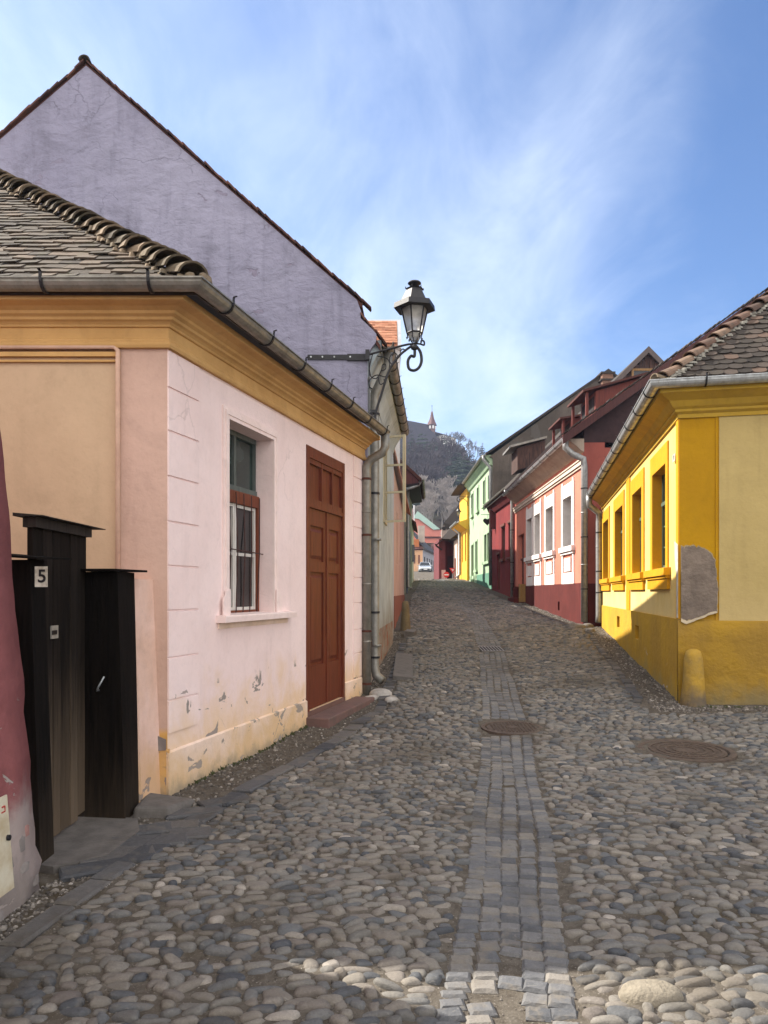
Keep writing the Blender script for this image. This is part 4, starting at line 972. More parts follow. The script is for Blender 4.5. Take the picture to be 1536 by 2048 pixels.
for i,h in enumerate(hs):
    fr = MB(); fr.fbox(ds,h[0],h[0]+.06,h[2],h[3],-.19,-.06); fr.fbox(ds,h[1]-.06,h[1],h[2],h[3],-.19,-.06); fr.fbox(ds,h[0],h[1],h[3]-.06,h[3],-.19,-.06)
    fr.fbox(ds,h[0]-.1,h[1]+.1,h[3],h[3]+.12,0,.06)
    if i<2: fr.fbox(ds,h[0]-.12,h[1]+.12,h[2]-.12,h[2],-.19,.12); fr.fbox(ds,(h[0]+h[1])/2-.03,(h[0]+h[1])/2+.03,h[2],h[3],-.19,-.1)
    fo = fr.build('window' if i<2 else 'door', m_dd, dk); pn = MB(); pn.fbox(ds,h[0]+.06,h[1]-.06,h[2],h[3]-.06,-.18,-.14); pn.build('pane' if i<2 else 'door_panel', gdark if i<2 else m_dd, fo)
mb = MB(); mb.sweep([(ds.p1.x,ds.p1.y),(ds.p0.x,ds.p0.y)], [(0,5.9),(.1,5.95),(.22,6.1),(.3,6.3),(.36,6.4),(0,6.4)], 1); mb.build('cornice', m_drp, dk)
sl2 = 1.0; ex = 5.66; RX2 = 6.45
def droof(y,k): return Vector((ex+k,y,6.42+k*sl2))
mb = MB(); slab(mb, droof(34.0,0),droof(41.6,0),droof(41.6,RX2),droof(34.0,RX2),.16); slab(mb, droof(34.0,RX2),droof(41.6,RX2),droof(41.6,RX2)+Vector((RX2,0,-RX2*sl2)),droof(34.0,RX2)+Vector((RX2,0,-RX2*sl2)),.16)
drf = mb.build('roof', t_brown, dk)
m_brd = wood('weathered_boards', (.09,.047,.035), (.03,.018,.015), axis=(6,6,.6), rough=.85, bump=.8)
mb = MB()
x = 6.3
while x < 17.6:
    w = .24; mb.cur = random.random(); zt_ = 6.42+(min(x-ex, 2*RX2-(x-ex)))*sl2-.2; z_ = 6.2
    if zt_ > z_: mb.bx(x,x+w-.02,34.2+random.uniform(0,.02),34.3,z_,zt_)
    x += w
mb.bx(6.1,18,34.26,34.34,6.2,6.9); gb = mb.build('gable_boarding', m_brd, dk)
gw_ = [at(px,py,34.17) for px,py in ((1262,738),(1310,738),(1310,770),(1262,770))]
mb = MB(); x0_,x1_,zt_,zb_ = gw_[0].x, gw_[1].x, gw_[0].z, gw_[2].z
for (a,b,c,d) in ((x0_,x0_+.1,zb_,zt_),(x1_-.1,x1_,zb_,zt_),(x0_+.1,x1_-.1,zt_-.1,zt_),(x0_+.1,x1_-.1,zb_,zb_+.1)): mb.bx(a,b,34.08,34.2,c,d)
gf = mb.build('window', wood('ochre_frame',(.26,.15,.05),(.18,.10,.04)), dk); mb = MB(); mb.bx(x0_+.1,x1_-.1,34.12,34.14,zb_+.1,zt_-.1); mb.build('pane', gdark, gf)
mb = MB(); 
for s_ in (1,-1):
    a=droof(33.95,-.1); b=droof(33.95,RX2+.05); 
    if s_<0: a=droof(33.95,RX2)+Vector((RX2,0,-RX2*sl2)); 
    dn=Vector((0,0,-.3)); mb.prism([a,b,b+dn,a+dn],(0,.08,0))
mb.build('barge_board', plain('grey_barge',(.085,.065,.06),.7), drf)
# shed dormer
mb = MB(); a0 = at(1035,940,34.0); a1 = at(1035,896,34.0); a2 = at(1090,880,34.0); a3 = at(1090,925,34.0)
mb.prism([a0,a1,a2,a3],(0,1.6,0)); dd_ = mb.build('shed_dormer', m_brd, drf)
mb = MB(); b0 = at(1020,895,33.8); b1 = at(1094,876,33.8); mb.prism([b0,b1,b1+Vector((0,0,.1)),b0+Vector((0,0,.1))],(0,2.1,0)); mb.build('dormer_roof', zincd, dd_)
gutter(dk, [(ds.P(ds.L,0,.36).x,ds.P(ds.L,0,.36).y),(ds.P(0,0,.36).x,ds.P(0,0,.36).y)], 6.45, 1, .08, zincd, None)
p = ds.P(.25,0,.1); downpipe(dk, [(p.x-.3,p.y,6.4),(p.x-.3,p.y,6.2),(p.x,p.y,6.0),(p.x,p.y,5.8),(p.x,p.y,1.4)], .08, zinc, (4.5,3,2), iron)
# hanging red box sign and round dark sign
sg = thing('projecting_sign', 'dark red box sign projecting from the low dark red house', 'sign', (5.8,40.2,5.0))
q0,q1 = at(979.5,1058,40.2), at(993,1019,40.2)
mb = MB(); mb.bx(q0.x,q1.x,40.1,40.3,q0.z,q1.z); bo = mb.build('sign_box', plain('dark_red_sign',(.07,.012,.012),.6), sg)
mb = MB(); mb.bx(q0.x+.05,q1.x-.05,40.092,40.099,q0.z+.07,q1.z-.07); mb.build('sign_face', plain('red_sign_face',(.11,.016,.014),.5), bo)
mb = MB(); mb.tube([(q1.x-.1,40.2,q1.z-.1),(6.1,40.2,q1.z-.1)],.02,6); mb.build('bracket', iron, sg)
sg = thing('hanging_sign', 'small dark heart-shaped sign hanging before the pale green house', 'sign', (5.6,41.0,4.0))
c = at(974.5,1043,41.2); mb = MB(); hp_ = []
for i in range(28):
    t = 2*math.pi*i/28; x = 16*math.sin(t)**3; z = 13*math.cos(t)-5*math.cos(2*t)-2*math.cos(3*t)-math.cos(4*t); hp_.append((c.x+x*.0145, 41.15, c.z+z*.0145))
mb.prism(hp_, (0,.08,0)); mb.build('heart_board', iron, sg)
mb = MB(); mb.tube([(c.x-.35,41.19,c.z+.38),(6.1,41.19,c.z+.38)],.016,6); mb.tube([(c.x,41.19,c.z+.1),(c.x,41.19,c.z+.38)],.01,6); mb.build('bracket', iron, sg)

# =================================================================== GREEN HOUSE
gS = Vector((6.15,41.9)); gE_ = Vector((6.16,53.2)); gs_ = Fac(gS,gE_,-1)
gr = thing('pale_green_house', 'two-storey pale green house with tall bare rendered gable', 'house', (6.15,41.9,1.8))
m_gr = plaster('pale_green_plaster', (.38,.50,.33), (.32,.44,.29), .3, .8, streak=.12)
m_grd = plaster('dark_green_base', (.12,.26,.18), (.10,.22,.16), .3, 1)
hs = []
for a,b,t,bt in ((977,982,948,994),(967,971,962,1000),(954.5,958,979,1040),(943.5,947,1000,1040)): hs.append((gs_.U(b),gs_.U(a),6.95,8.45))
for a,b in ((976,980),(970,974)): hs.append((gs_.U(b)-.1,gs_.U(a)+.1,3.45,5.1))
hs.append((gs_.U(955),gs_.U(951.5),3.1,5.0)); hs.append((gs_.U(947.5),gs_.U(943.5),2.5,4.9))
# merge nearly-touching spans guard
mb = MB(); mb.wall(gs_,0,gs_.L,2.75,9.35,hs,.22); mb.prism([gs_.P(0,1.2,-.23),gs_.P(gs_.L,1.2,-.23),(19,53.2,1.2),(19,42.1,1.2)],(0,0,8.0)); mb.build('wall', m_gr, gr)
mb = MB(); mb.fbox(gs_,0,7.0,1.2,2.75,-.2,.03); mb.build('plinth', m_grd, gr)
mb = MB(); mb.fbox(gs_,7.0,gs_.L,1.2,2.75,-.2,.0); mb.build('lower_wall', m_gr, gr)
for i,h in enumerate(hs):
    fr = MB(); fr.fbox(gs_,h[0]-.12,h[0],h[2],h[3]+.12,0,.04); fr.fbox(gs_,h[1],h[1]+.12,h[2],h[3]+.12,0,.04); fr.fbox(gs_,h[0],h[1],h[3],h[3]+.12,0,.04); fr.fbox(gs_,h[0]-.18,h[1]+.18,h[2]-.16,h[2]-.0,0,.14)
    fo = fr.build('window_surround' if i<7 else 'door_surround', m_gr, gr); pn = MB(); pn.fbox(gs_,h[0],h[1],h[2],h[3],-.2,-.17); pn.build('pane' if i<7 else 'door_panel', gdark if i<7 else m_dd, fo)
mb = MB(); mb.sweep([(gs_.p1.x,gs_.p1.y),(gs_.p0.x,gs_.p0.y)], [(0,8.8),(.1,8.85),(.2,9.05),(.38,9.25),(.42,9.4),(0,9.4)],1); mb.build('cornice', m_gr, gr)
m_gbl = plaster('bare_gable_render', (.15,.125,.105), (.085,.072,.06), .9, .5, chips=[(14,7,.5,.60,(.10,.09,.08),3)], coarse=1.0, streak=.3)
mb = MB(); ga = at(1216,738,41.8)
mb.prism([(6.15,41.8,1.5),(6.15,41.8,9.2),tuple(at(977,908,41.8)+Vector((0.05,0,-.15))),tuple(ga+Vector((0,0,-.1))),(19,41.8,9.2),(19,41.8,1.5)],(0,.3,0)); mb.build('gable_wall', m_gbl, gr)
e0_ = at(972,905,41.7); mb = MB(); E1 = Vector((e0_.x,53.4,e0_.z)); R0_ = Vector((ga.x,41.7,ga.z)); R1_ = Vector((ga.x,53.4,ga.z)); slab(mb,e0_,E1,R1_,R0_,.14); slab(mb,R0_,R1_,Vector((19.5,53.4,9.3)),Vector((19.5,41.7,9.3)),.14); gro = mb.build('roof', t_brown, gr)
mb = MB(); mb.bx(12.2,12.8,41.3,42.4,12.6,13.9); ch_=mb.build('chimney', plain('brick_chimney',(.22,.12,.08),.9,0,.4,12,.5), gro); 
mb = MB(); mb.bx(12.1,12.9,41.2,42.5,13.45,13.53); mb.bx(12.1,12.9,41.2,42.5,13.82,13.92); mb.build('chimney_cap', t_brown, ch_)
gutter(gr, [(gs_.P(gs_.L,0,.42).x,gs_.P(gs_.L,0,.42).y),(gs_.P(.0,0,.42).x,gs_.P(.0,0,.42).y)], 9.42, 1, .09, zincd, None)
p = gs_.P(.12,0,.1); downpipe(gr, [(p.x-.4,p.y,9.4),(p.x-.4,p.y,9.15),(p.x,p.y,8.7),(p.x,p.y,8.4),(p.x,p.y,2)], .09, zinc, (), iron)

# =================================================================== SECOND YELLOW HOUSE
m_y2 = plaster('warm_yellow', (.78,.44,.06), (.72,.40,.05), .3, 1)
y2 = thing('narrow_yellow_house', 'narrow bright yellow house with zinc downpipe beyond the pale green house', 'house', (6.1,53.3,2.5))
q2 = Fac((6.0,53.4),(5.98,58.5),-1)
mb = MB(); mb.wall(q2,0,q2.L,1.8,9.2,[(.6,1.3,3.9,6.0),(2.6,3.3,3.9,6.0)],.2); mb.prism([q2.P(0,1.8,-.21),q2.P(q2.L,1.8,-.21),(14,58.5,1.8),(14,53.45,1.8)],(0,0,7.4)); mb.add([q2.P(0,1.8,0),q2.P(0,9.2,0),q2.P(0,9.2,-.3),q2.P(0,1.8,-.3)],[(0,1,2,3)]); mb.build('wall', m_y2, y2)
for a in (.6,2.6):
    pn = MB(); pn.fbox(q2,a,a+.7,3.9,6.0,-.18,-.14)
    for k in range(9): pn.fbox(q2,a+.02,a+.68,3.95+k*.225,4.1+k*.225,-.14,-.1)
    pn.build('window', wood('brown_shutter',(.20,.09,.03),(.12,.05,.02)) if a==.6 else bpy.data.materials['brown_shutter'], y2)
mb = MB(); mb.prism([(5.3,52.9,9.3),(9.5,52.9,12.5),(14.5,52.9,9.3)],(0,6,0)); mb.build('roof', t_brown, y2)
mb = MB(); mb.sweep([(5.98,58.5),(6.0,53.4)],[(0,6.15),(.5,6.5),(.62,6.6),(.62,6.7),(0,6.9)],1); mb.build('lower_eave', m_y2, y2)
gutter(y2,[(5.36,58.5),(5.38,53.4)],6.75,1,.1,zinc2,None)
downpipe(y2,[(5.5,57.2,6.7),(5.5,57.2,6.5),(5.85,57.2,6.2),(5.85,57.2,6.0),(5.85,57.2,3.0),(5.6,57.2,2.75)],.12,zinc2,(),iron)
# hanging lantern from a scroll arm
l2 = thing('street_lamp', 'small hanging lantern on scroll arm far up the street by the pale green house', 'street lamp', (6.1,51.5,8.0), 'wall lanterns on wrought iron brackets')
lantern(at(917,1034,51.5), .70, l2, R(10))
YL = 51.5
mb = MB(); mb.tube(bez([(943,994),(930,994),(917,994),(914,999),(917,1003),(920,1001),(919,998)]),.03,6); mb.tube(bez([(936,1012),(934,1004),(928,998),(921,998)]),.025,6); mb.tube([L(917,1003),L(917,1012)],.02,6); mb.tube([L(943,990),L(943,1016)],.02,6); mb.build('scroll_bracket', iron, l2)

# =================================================================== DARK RED CORNER HOUSE with steep tiled roof
cr = thing('maroon_corner_house', 'maroon house with steep tiled roof and porch where the street bends', 'house', (4.6,63,2.5))
m_mr = plaster('maroon_plaster', (.15,.045,.05), (.12,.036,.04), .4, .8, streak=.2)
def A_(px,py,Y): return at(px,py,Y)
mb = MB(); x0,x1,x2 = A_(878,0,62.5).x, A_(893,0,62.5).x, A_(914,0,62.5).x
zt_ = A_(0,1078,62.5).z
mb.bx(x0,x1-.1,62.5,69,1.5,zt_); mb.bx(x1-.1,x2+2,63.6,69,1.5,zt_); mb.build('wall', m_mr, cr)
mb = MB(); mb.bx(A_(895,0,63.6).x,A_(911,0,63.6).x,63.5,63.58,1.5,A_(0,1112,63.6).z); mb.build('door', plain('maroon_door',(.06,.025,.03),.8), cr)
mb = MB(); mb.bx(A_(883,0,62.5).x,A_(891,0,62.5).x,62.42,62.49,1.5,A_(0,1140,62.5).z); mb.build('pale_patch', plaster('pale_pink_patch',(.62,.42,.38),(.55,.36,.33),.3,2), cr)
mb = MB()
def P4(pts, Y, t=(0,0,-.12)): return [A_(px,py,y) for (px,py,y) in pts]
q = [A_(870,1089,61.5),A_(884,1077,62.0),A_(928,1032,67),A_(917,1078,61.8)]
mb.prism([A_(883,1077,61.8),A_(917,1079,61.8),A_(930,1045,66.5),A_(922,1033,66.5)],(0,.2,-.12))
mb.prism([A_(872,1090,61.8),A_(884,1077,61.8),A_(922,1033,66.5),A_(900,1060,67.0)],(0,.2,-.12))
c1 = mb.build('porch_roof', t_brown, cr)
mb = MB(); mb.prism([A_(882,1066,68),A_(888,1045,68),A_(930,995,71),A_(930,1060,68)],(0,.4,-.1)); mb.prism([A_(882,1066,68),A_(893,1077,64),A_(930,1060,64),A_(930,1040,68)],(0,.4,-.1)); mb.build('roof', t_brown, cr)
mb = MB(); c = A_(888,1058,63.9); mb.prism([A_(883,1075,63.9),A_(883,1062,63.9),A_(888,1051,63.9),A_(893,1058,63.9),A_(893,1075,63.9)],(0,.5,0)); g_ = mb.build('gable_end', plaster('grey_gablet',(.45,.38,.34),(.36,.3,.27),.3,1), cr)
mb = MB(); mb.lathe((0,0,0),[(.18,-.02),(.18,.02)],12); mb.v=[(c.x+v[0],63.86+v[2],c.z+v[1]+.05) for v in mb.v]; mb.build('round_opening', iron, g_)
mb = MB(); mb.tube([A_(884,1100,62.3),A_(873,1092,62.3),A_(871,1088,62.3)],.07,8); mb.tube([A_(914,1105,62.3),A_(908,1090,62.3),A_(898,1081,62.3)],.08,6); mb.build_split('roof_brace', iron, cr)
# small pink/cream facade between maroon and yellow
sm = thing('cream_strip_house', 'narrow cream and pink house front between maroon house and narrow yellow house', 'house', (5.8,59,2.5))
mb = MB(); mb.bx(5.86,9,59.2,62.3,1.5,5.9); mb.build('wall', plaster('cream_pink',(.66,.52,.42),(.55,.42,.34),.3,1), sm)
mb = MB(); mb.prism([(5.4,58.9,5.95),(7.4,58.9,7.6),(9.4,58.9,5.95)],(0,3.6,0)); mb.build('roof', t_brown, sm)
mb = MB(); mb.bx(5.8,5.85,60.2,61.2,1.9,4.4); mb.build('door', m_dd, sm)
# road signs
ng = thing('no_entry_sign', 'round red no-entry sign standing low at the crest of the street', 'road sign', (5.6,67,2.5))
YS = 61.9
def disc(mb, c, r, y, th, n=24): 
    mb.prism([(c.x+r*math.cos(2*math.pi*k/n), y, c.z+r*math.sin(2*math.pi*k/n)) for k in range(n)],(0,th,0))
m_sr = plain('sign_red',(.62,.02,.02),.4,0,.1); m_sw = plain('sign_white',(.8,.8,.8),.4,0,.1)
c = at(893,1149.5,YS-1); mb = MB(); disc(mb,c,.24,YS-1,.02); d_=mb.build('sign_disc', m_sr, ng); mb = MB(); mb.bx(c.x-.18,c.x+.18,YS-1.012,YS-1.003,c.z-.05,c.z+.05); mb.build('white_bar', m_sw, d_)
mb = MB(); mb.tube([(c.x,YS-.95,1.9),(c.x,YS-.95,c.z+.1)],.03,8); mb.build('post', zinc2, ng)
yg = thing('give_way_sign', 'red and white triangular give-way sign beside the maroon house door', 'road sign', (5.8,YS,2.5))
c = at(905.5,1140,YS-1); mb = MB(); tri = lambda s: [(c.x-.28*s,YS-1.0,c.z+.17*s+.0),(c.x+.28*s,YS-1.0,c.z+.17*s),(c.x,YS-1.0,c.z-.32*s)]
mb.prism(tri(1),(0,.02,0)); t_=mb.build('sign_triangle', m_sr, yg); mb = MB(); mb.prism([(x,YS-1.01,z) for x,y,z in tri(.42)],(0,.006,0)); mb.build('white_triangle', m_sw, t_)
mb = MB(); mb.tube([(c.x,YS-.95,1.9),(c.x,YS-.95,c.z+.1)],.03,8); mb.build('post', zinc2, yg)

# =================================================================== LEFT ROW beyond the lilac house
pe = thing('peach_house', 'peach house with brick-red base behind the open casement', 'house', (.2,17.1,.4))
pa = Fac((.20,17.05),(.27,20.3),1); pb = Fac((.27,20.3),(.90,33.0),1)
m_pb = plaster('pale_blue_plaster',(.50,.56,.66),(.42,.48,.58),.3,1,stains=[(1.4,.8,2,(.30,.28,.25),.8,3)],streak=.3)
mb = MB(); mb.wall(pa,0,pa.L,-.2,5.0); mb.build('blue_strip_wall', m_pb, pe)
m_pe = plaster('peach_plaster',(.60,.42,.33),(.52,.35,.28),.3,1,streak=.15)
hs = [(pb.U(797),pb.U(794)+.0,2.6,4.5)]; hs=[(2.4,3.2,2.5,4.1),(6.5,7.3,2.7,4.3)]
mb = MB(); mb.wall(pb,0,pb.L,1.5,5.0,hs,.2); mb.prism([pa.P(.02,-.2,-.21),pa.P(pa.L,-.2,-.21),pb.P(pb.L,-.2,-.21),(-7,33,-.2),(-7,17.05,-.2)],(0,0,5.1)); mb.build('wall', m_pe, pe)
for h in hs:
    fr = MB(); fr.fbox(pb,h[0],h[0]+.08,h[2],h[3],-.19,-.08); fr.fbox(pb,h[1]-.08,h[1],h[2],h[3],-.19,-.08); fr.fbox(pb,h[0],h[1],h[3]-.08,h[3],-.19,-.08); fo = fr.build('window', m_dd, pe); pn=MB(); pn.fbox(pb,h[0]+.08,h[1]-.08,h[2],h[3]-.08,-.18,-.15); pn.build('pane', gdark, fo)
mb = MB(); mb.fbox(pb,0,pb.L,-.2,1.5,-.1,.02); mb.build('plinth', plaster('brick_red_base',(.30,.12,.08),(.25,.10,.07),.5,2), pe)
mb = MB(); slab(mb, Vector((.2,16.9,5.1)),Vector((1.2,33.1,5.1)),Vector((-3.2,33.1,8.9)),Vector((-3.9,16.9,8.9)),.1); slab(mb, Vector((-3.9,16.9,8.9)),Vector((-3.2,33.1,8.9)),Vector((-8.2,33.1,5.1)),Vector((-8.2,16.9,5.1)),.1); mb.build('roof', t_orange, pe)
# tall house behind
tl = thing('tall_orange_roof_house', 'tall house showing a band of orange tiles edged with zinc behind the lilac gable', 'house', (.7,33.2,1))
zr, ze_ = A_(0,634,34).z, A_(0,688,33.1).z
mb = MB(); X1 = A_(800,0,33.1).x; mb.bx(-2,X1,33.3,36.6,.5,ze_); mb.build('wall', plaster('grey_white_wall',(.50,.50,.50),(.42,.42,.42),.3,1), tl)
mb = MB(); mb.prism([(-2.2,33.1,ze_),(X1-.1,33.1,ze_),(X1-.1,34.6,zr),(-2.2,34.6,zr)],(0,0,-.1)); mb.prism([(-2.2,34.6,zr),(X1-.1,34.6,zr),(X1-.1,36.7,zr-.6),(-2.2,36.7,zr-.6)],(0,0,-.1)); tr_ = mb.build('roof', t_orange, tl)
mb = MB(); Vt = Vector((0,1.5,zr-ze_)).normalized(); tiles(mb,(-2.2,33.05,ze_),(1,0,0),Vt,lambda v:(0,X1+2.2-.12),int(1.5/Vt.y/.16),.16,.3,.03,False); mb.build('roof_tiles', t_orange, tr_)
m_zw = plain('pale_metal_flashing',(.62,.66,.70),.5,.2,.15,5); mb = MB()
for k in range(9):
    z0_ = ze_-.2+(zr-ze_+.2)*k/9; z1_ = ze_-.2+(zr-ze_+.2)*(k+.93)/9; mb.bx(X1-.1,X1+.06,33.0+1.5*k/9,36.7,z0_,z1_)
mb.bx(-2.2,X1+.06,34.5,34.8,zr-.05,zr+.06); mb.build('metal_flashing', m_zw, tr_)
# dark-eaved house
de = thing('dark_eaved_house', 'grey-green house with deep dark red eaves overhanging the left side of the street', 'house', (1.15,38,1.5))
da = Fac((1.12,37.8),(1.68,44.5),1); m_de = plaster('grey_green_plaster',(.24,.24,.19),(.18,.18,.15),.5,1,streak=.3)
m_blue = plaster('dark_blue_door',(.10,.13,.20),(.08,.10,.16),.3,1)
mb = MB(); mb.prism([da.P(0,1,0),da.P(da.L,1,0),(-6,44.5,1),(-6,37.8,1)],(0,0,6.9)); mb.build('wall', m_de, de)
mb = MB(); mb.fbox(da,.4,1.6,1.5,5.0,0,.03); mb.build('door', m_blue, de); mb = MB(); mb.fbox(da,3,4.2,3.2,5.0,0,.03); mb.build('shutter', m_blue, de)
mb = MB(); zE = A_(0,960,38).z; xE = A_(842,0,38).x; slab(mb, Vector((xE,37.4,zE)),Vector((xE+.5,44.8,zE)),Vector((-2.2,44.8,zE+4.2)),Vector((-2.7,37.4,zE+4.2)),.2); slab(mb,Vector((-2.7,37.4,zE+4.2)),Vector((-2.2,44.8,zE+4.2)),Vector((-6.9,44.8,zE)),Vector((-6.9,37.4,zE)),.2); der=mb.build('roof', t_red, de)
mb = MB(); mb.prism([(xE-.15,37.5,zE-.05),(xE-.15,37.5,zE-.22),(1.0,37.5,zE-.3),(-2.7,37.5,zE-.2),(-2.7,37.5,zE+3.9)],(0,.15,0)); mb.build('gable_boarding', wood('dark_red_rafters',(.12,.03,.03),(.05,.018,.018)), der)
mb = MB(); mb.prism([(1.1,37.5,zE-.3),(xE-.1,37.5,zE-.2),(xE+.4,44.8,zE-.2),(1.6,44.8,zE-.3)],(0,0,-.12)); mb.build('soffit', plain('black_soffit',(.02,.015,.018),.9), der)
gutter(de, [(xE-.05,37.3),(xE+.45,44.8)], zE-.02, 1, .08, iron, iron, 1.5)
mb = MB(); mb.tube([(xE,37.6,zE-.05),(xE-.15,37.6,zE-.3),(xE-.5,37.6,zE-.45),(1.0,37.6,zE-.55)],.08,8); mb.build('drainpipe', zinc2, de, True)
p=da.P(.15,0,.1); mb=MB(); mb.tube([(p.x,p.y,7),(p.x,p.y,1.9),(p.x+.2,p.y-.1,1.8)],.07,8); mb.build('drainpipe', zincd, de, True)
# small grey cottage
gc = thing('grey_cottage', 'small pale grey cottage at the far end of the left row', 'house', (1.9,47,2))
mb = MB(); mb.prism([(1.70,46.4,1.5),(2.15,53.5,1.5),(-4,53.5,1.5),(-4,46.4,1.5)],(0,0,4.6)); mb.build('wall', plaster('pale_grey',(.48,.48,.48),(.40,.40,.40),.3,1), gc)
mb = MB(); slab(mb, Vector((2.0,46.2,6.0)),Vector((2.45,53.6,6.0)),Vector((-.8,53.6,8.4)),Vector((-1.1,46.2,8.4)),.12); slab(mb, Vector((-1.1,46.2,8.4)),Vector((-.8,53.6,8.4)),Vector((-4.3,53.6,6)),Vector((-4.3,46.2,6)),.12); gcr = mb.build('roof', t_red, gc)
mb = MB(); mb.bx(1.0,1.7,47.5,48.3,6.6,7.6); mb.build('dormer', t_red, gcr)
mb = MB(); mb.bx(1.76,1.99,48.0,48.9,3.6,4.7); mb.build('window', gdark, gc)

# =================================================================== FAR HOUSES round the bend
def farhouse(name, label, px0, px1, pyb, pye, Y, deep, m, roofm, rh, wins=0, flip=0, group=None):
    a, b = A_(px0,pyb,Y), A_(px1,pyb,Y); ze = A_(px0,pye,Y).z
    t = thing(name, label, 'house', (a.x,Y,a.z)); mb = MB(); mb.bx(a.x,b.x,Y,Y+deep,a.z-2,ze); mb.build('wall', m, t)
    return t, a, b, ze
m_fp = plaster('far_peach',(.66,.40,.24),(.60,.36,.21),.3,.6)
t, a, b, ze = farhouse('far_peach_house','small peach house with red roof behind the parked car',822,845.5,1140,1096,112,7,m_fp,t_red,3)
mb = MB(); mb.prism([A_(820,1098,111.6),A_(846,1098,111.6),A_(838,1080,115),A_(820,1078,115)],(0,.3,-.15)); fr_=mb.build('roof', t_red, t)
mb = MB(); q=A_(829,1084,112.5); mb.bx(q.x-.5,q.x+.7,112.3,114,q.z-.8,q.z+.4); mb.build('dormer', plaster('orange_dormer',(.45,.16,.06),(.4,.14,.05),.3,1), fr_)
for px in (829,838):
    mb = MB(); q0,q1=A_(px-1.4,1127,111.95),A_(px+1.6,1110,111.95); mb.bx(q0.x,q1.x,111.9,111.98,q0.z,q1.z); mb.build('window', m_dd, t)
m_fg = plaster('far_grey',(.46,.45,.46),(.40,.39,.40),.3,.6)
t = thing('far_grey_house','pale grey row house with five windows and slate roof behind the car','house',tuple(A_(846,1140,113)))
fg = Fac((A_(845.5,0,112.5).x,112.5),(A_(873,0,132).x,132),1); ze = A_(846,1097,112.5).z
mb = MB(); mb.prism([fg.P(0,3,0),fg.P(fg.L,3,0),(fg.P(fg.L,0).x-8,fg.P(fg.L,0).y+3,3),(fg.P(0,0).x-2,fg.P(0,0).y+7,3)],(0,0,ze-3)); mb.build('wall', m_fg, t)
for k,px in enumerate((849,854,859,863.5,867.5)):
    mb = MB(); u=fg.U(px); mb.fbox(fg,u-.55,u+.55,ze-3.2,ze-1.2,.0,.04); mb.build('window', gdark, t)
mb = MB(); r0=fg.P(-.3,ze,.4); r1=fg.P(fg.L,ze,.4); mb.prism([r0,r1,r1+Vector((-4,3,4.2)),r0+Vector((-3.6,3,4.6))],(0,0,-.15)); fr_=mb.build('roof', plain('dark_slate',(.06,.058,.062),.8,0,.3,2), t)
mb = MB(); q=A_(843,1072,114); mb.bx(q.x-.5,q.x+.5,114,115,q.z-1,q.z+1.6); c_=mb.build('chimney', plaster('far_chimney',(.45,.38,.32),(.35,.3,.26),.5,1), fr_)
m_tq = plain('verdigris_sheet',(.36,.52,.46),.6,0,.1,1); m_fk = plaster('far_salmon',(.60,.22,.17),(.54,.20,.16),.2,.4)
t = thing('large_salmon_building','large salmon building with slanting pale green sheet roof below the hill','building',tuple(A_(840,1135,140)))
mb = MB(); mb.prism([A_(822,1140,140),A_(822,1045,140),A_(834,1033,140),A_(868,1060,140),A_(884,1060,140),A_(884,1140,140)],(0,10,0)); mb.build('wall', m_fk, t)
mb = MB(); mb.prism([A_(826,1036,139.6),A_(835,1022,139.6),A_(880,1058,139.6),A_(867,1059.5,139.6),A_(838,1038,139.6)],(0,11,0)); rr_=mb.build('roof', m_tq, t)
mb = MB(); q0=A_(848,1076,139.8); q1=A_(884,1073,139.8); mb.bx(q0.x,q1.x,139.7,139.95,q0.z,q1.z); mb.build('string_course', t_red, t)
t = thing('lilac_strip_house','small pale blue house glimpsed between the grey row and the maroon house','house',tuple(A_(870,1140,134)))
mb = MB(); q0=A_(869,1142,133); q1=A_(878,1108,133); mb.bx(q0.x,q1.x,133,138,q0.z-1,q1.z); mb.build('wall', plaster('pale_lilac',(.46,.50,.60),(.42,.46,.56),.2,1), t)
mb = MB(); mb.prism([A_(866,1103,132.5),A_(880,1112,132.5),A_(880,1085,136),A_(862,1088,136)],(0,.4,-.2)); mb.build('roof', t_red, t)
t = thing('white_chimney','slim white flue above the roofs at the left','chimney',tuple(A_(828,1030,128)))
mb = MB(); q=A_(828,1022,128); mb.tube([(q.x,128,q.z-3),(q.x,128,q.z+1.0)],.09,8); mb.build('flue_pipe', m_sw, t)
mb = MB(); q0=A_(818,1100,128); q1=A_(825,1022,128); mb.bx(q0.x,q1.x,128,131,q0.z-3,q1.z); mb.prism([A_(818,1022,128),A_(823,1015,128),A_(828,1024,128)],(0,3,0)); mb.build('chimney_stack', plaster('pink_stack',(.50,.36,.34),(.42,.3,.28),.4,1), t)

# =================================================================== PARKED CAR
car = thing('parked_car','silver hatchback parked before the peach and grey houses beyond the crest','car',(6.1,104,4.4))
CXp = A_(851,0,104).x; CZ = g1(CXp,104)-.02; cy = 104; W2=.86
m_car = plain('silver_paint',(.50,.54,.57),.25,.6,.05,3); m_cd = plain('black_plastic',(.02,.02,.022),.5)
mb = MB()
secs = [(-.0,.30,.55,.80),( .12,.22,.72,.85),(.5,.20,.86,.86),(1.1,.20,.98,.87),(1.5,.20,1.04,.87),(2.8,.20,1.08,.87),(3.8,.22,1.06,.86),(4.2,.30,.95,.82)]
vs=[];
for y,zb,zt_,w in secs:
    for (x,z) in ((-w*.9,zb),(-w,zb+.15),(-w,zt_-.18),(-w*.86,zt_),(w*.86,zt_),(w,zt_-.18),(w,zb+.15),(w*.9,zb)): vs.append((CXp+x,cy+y,CZ+z))
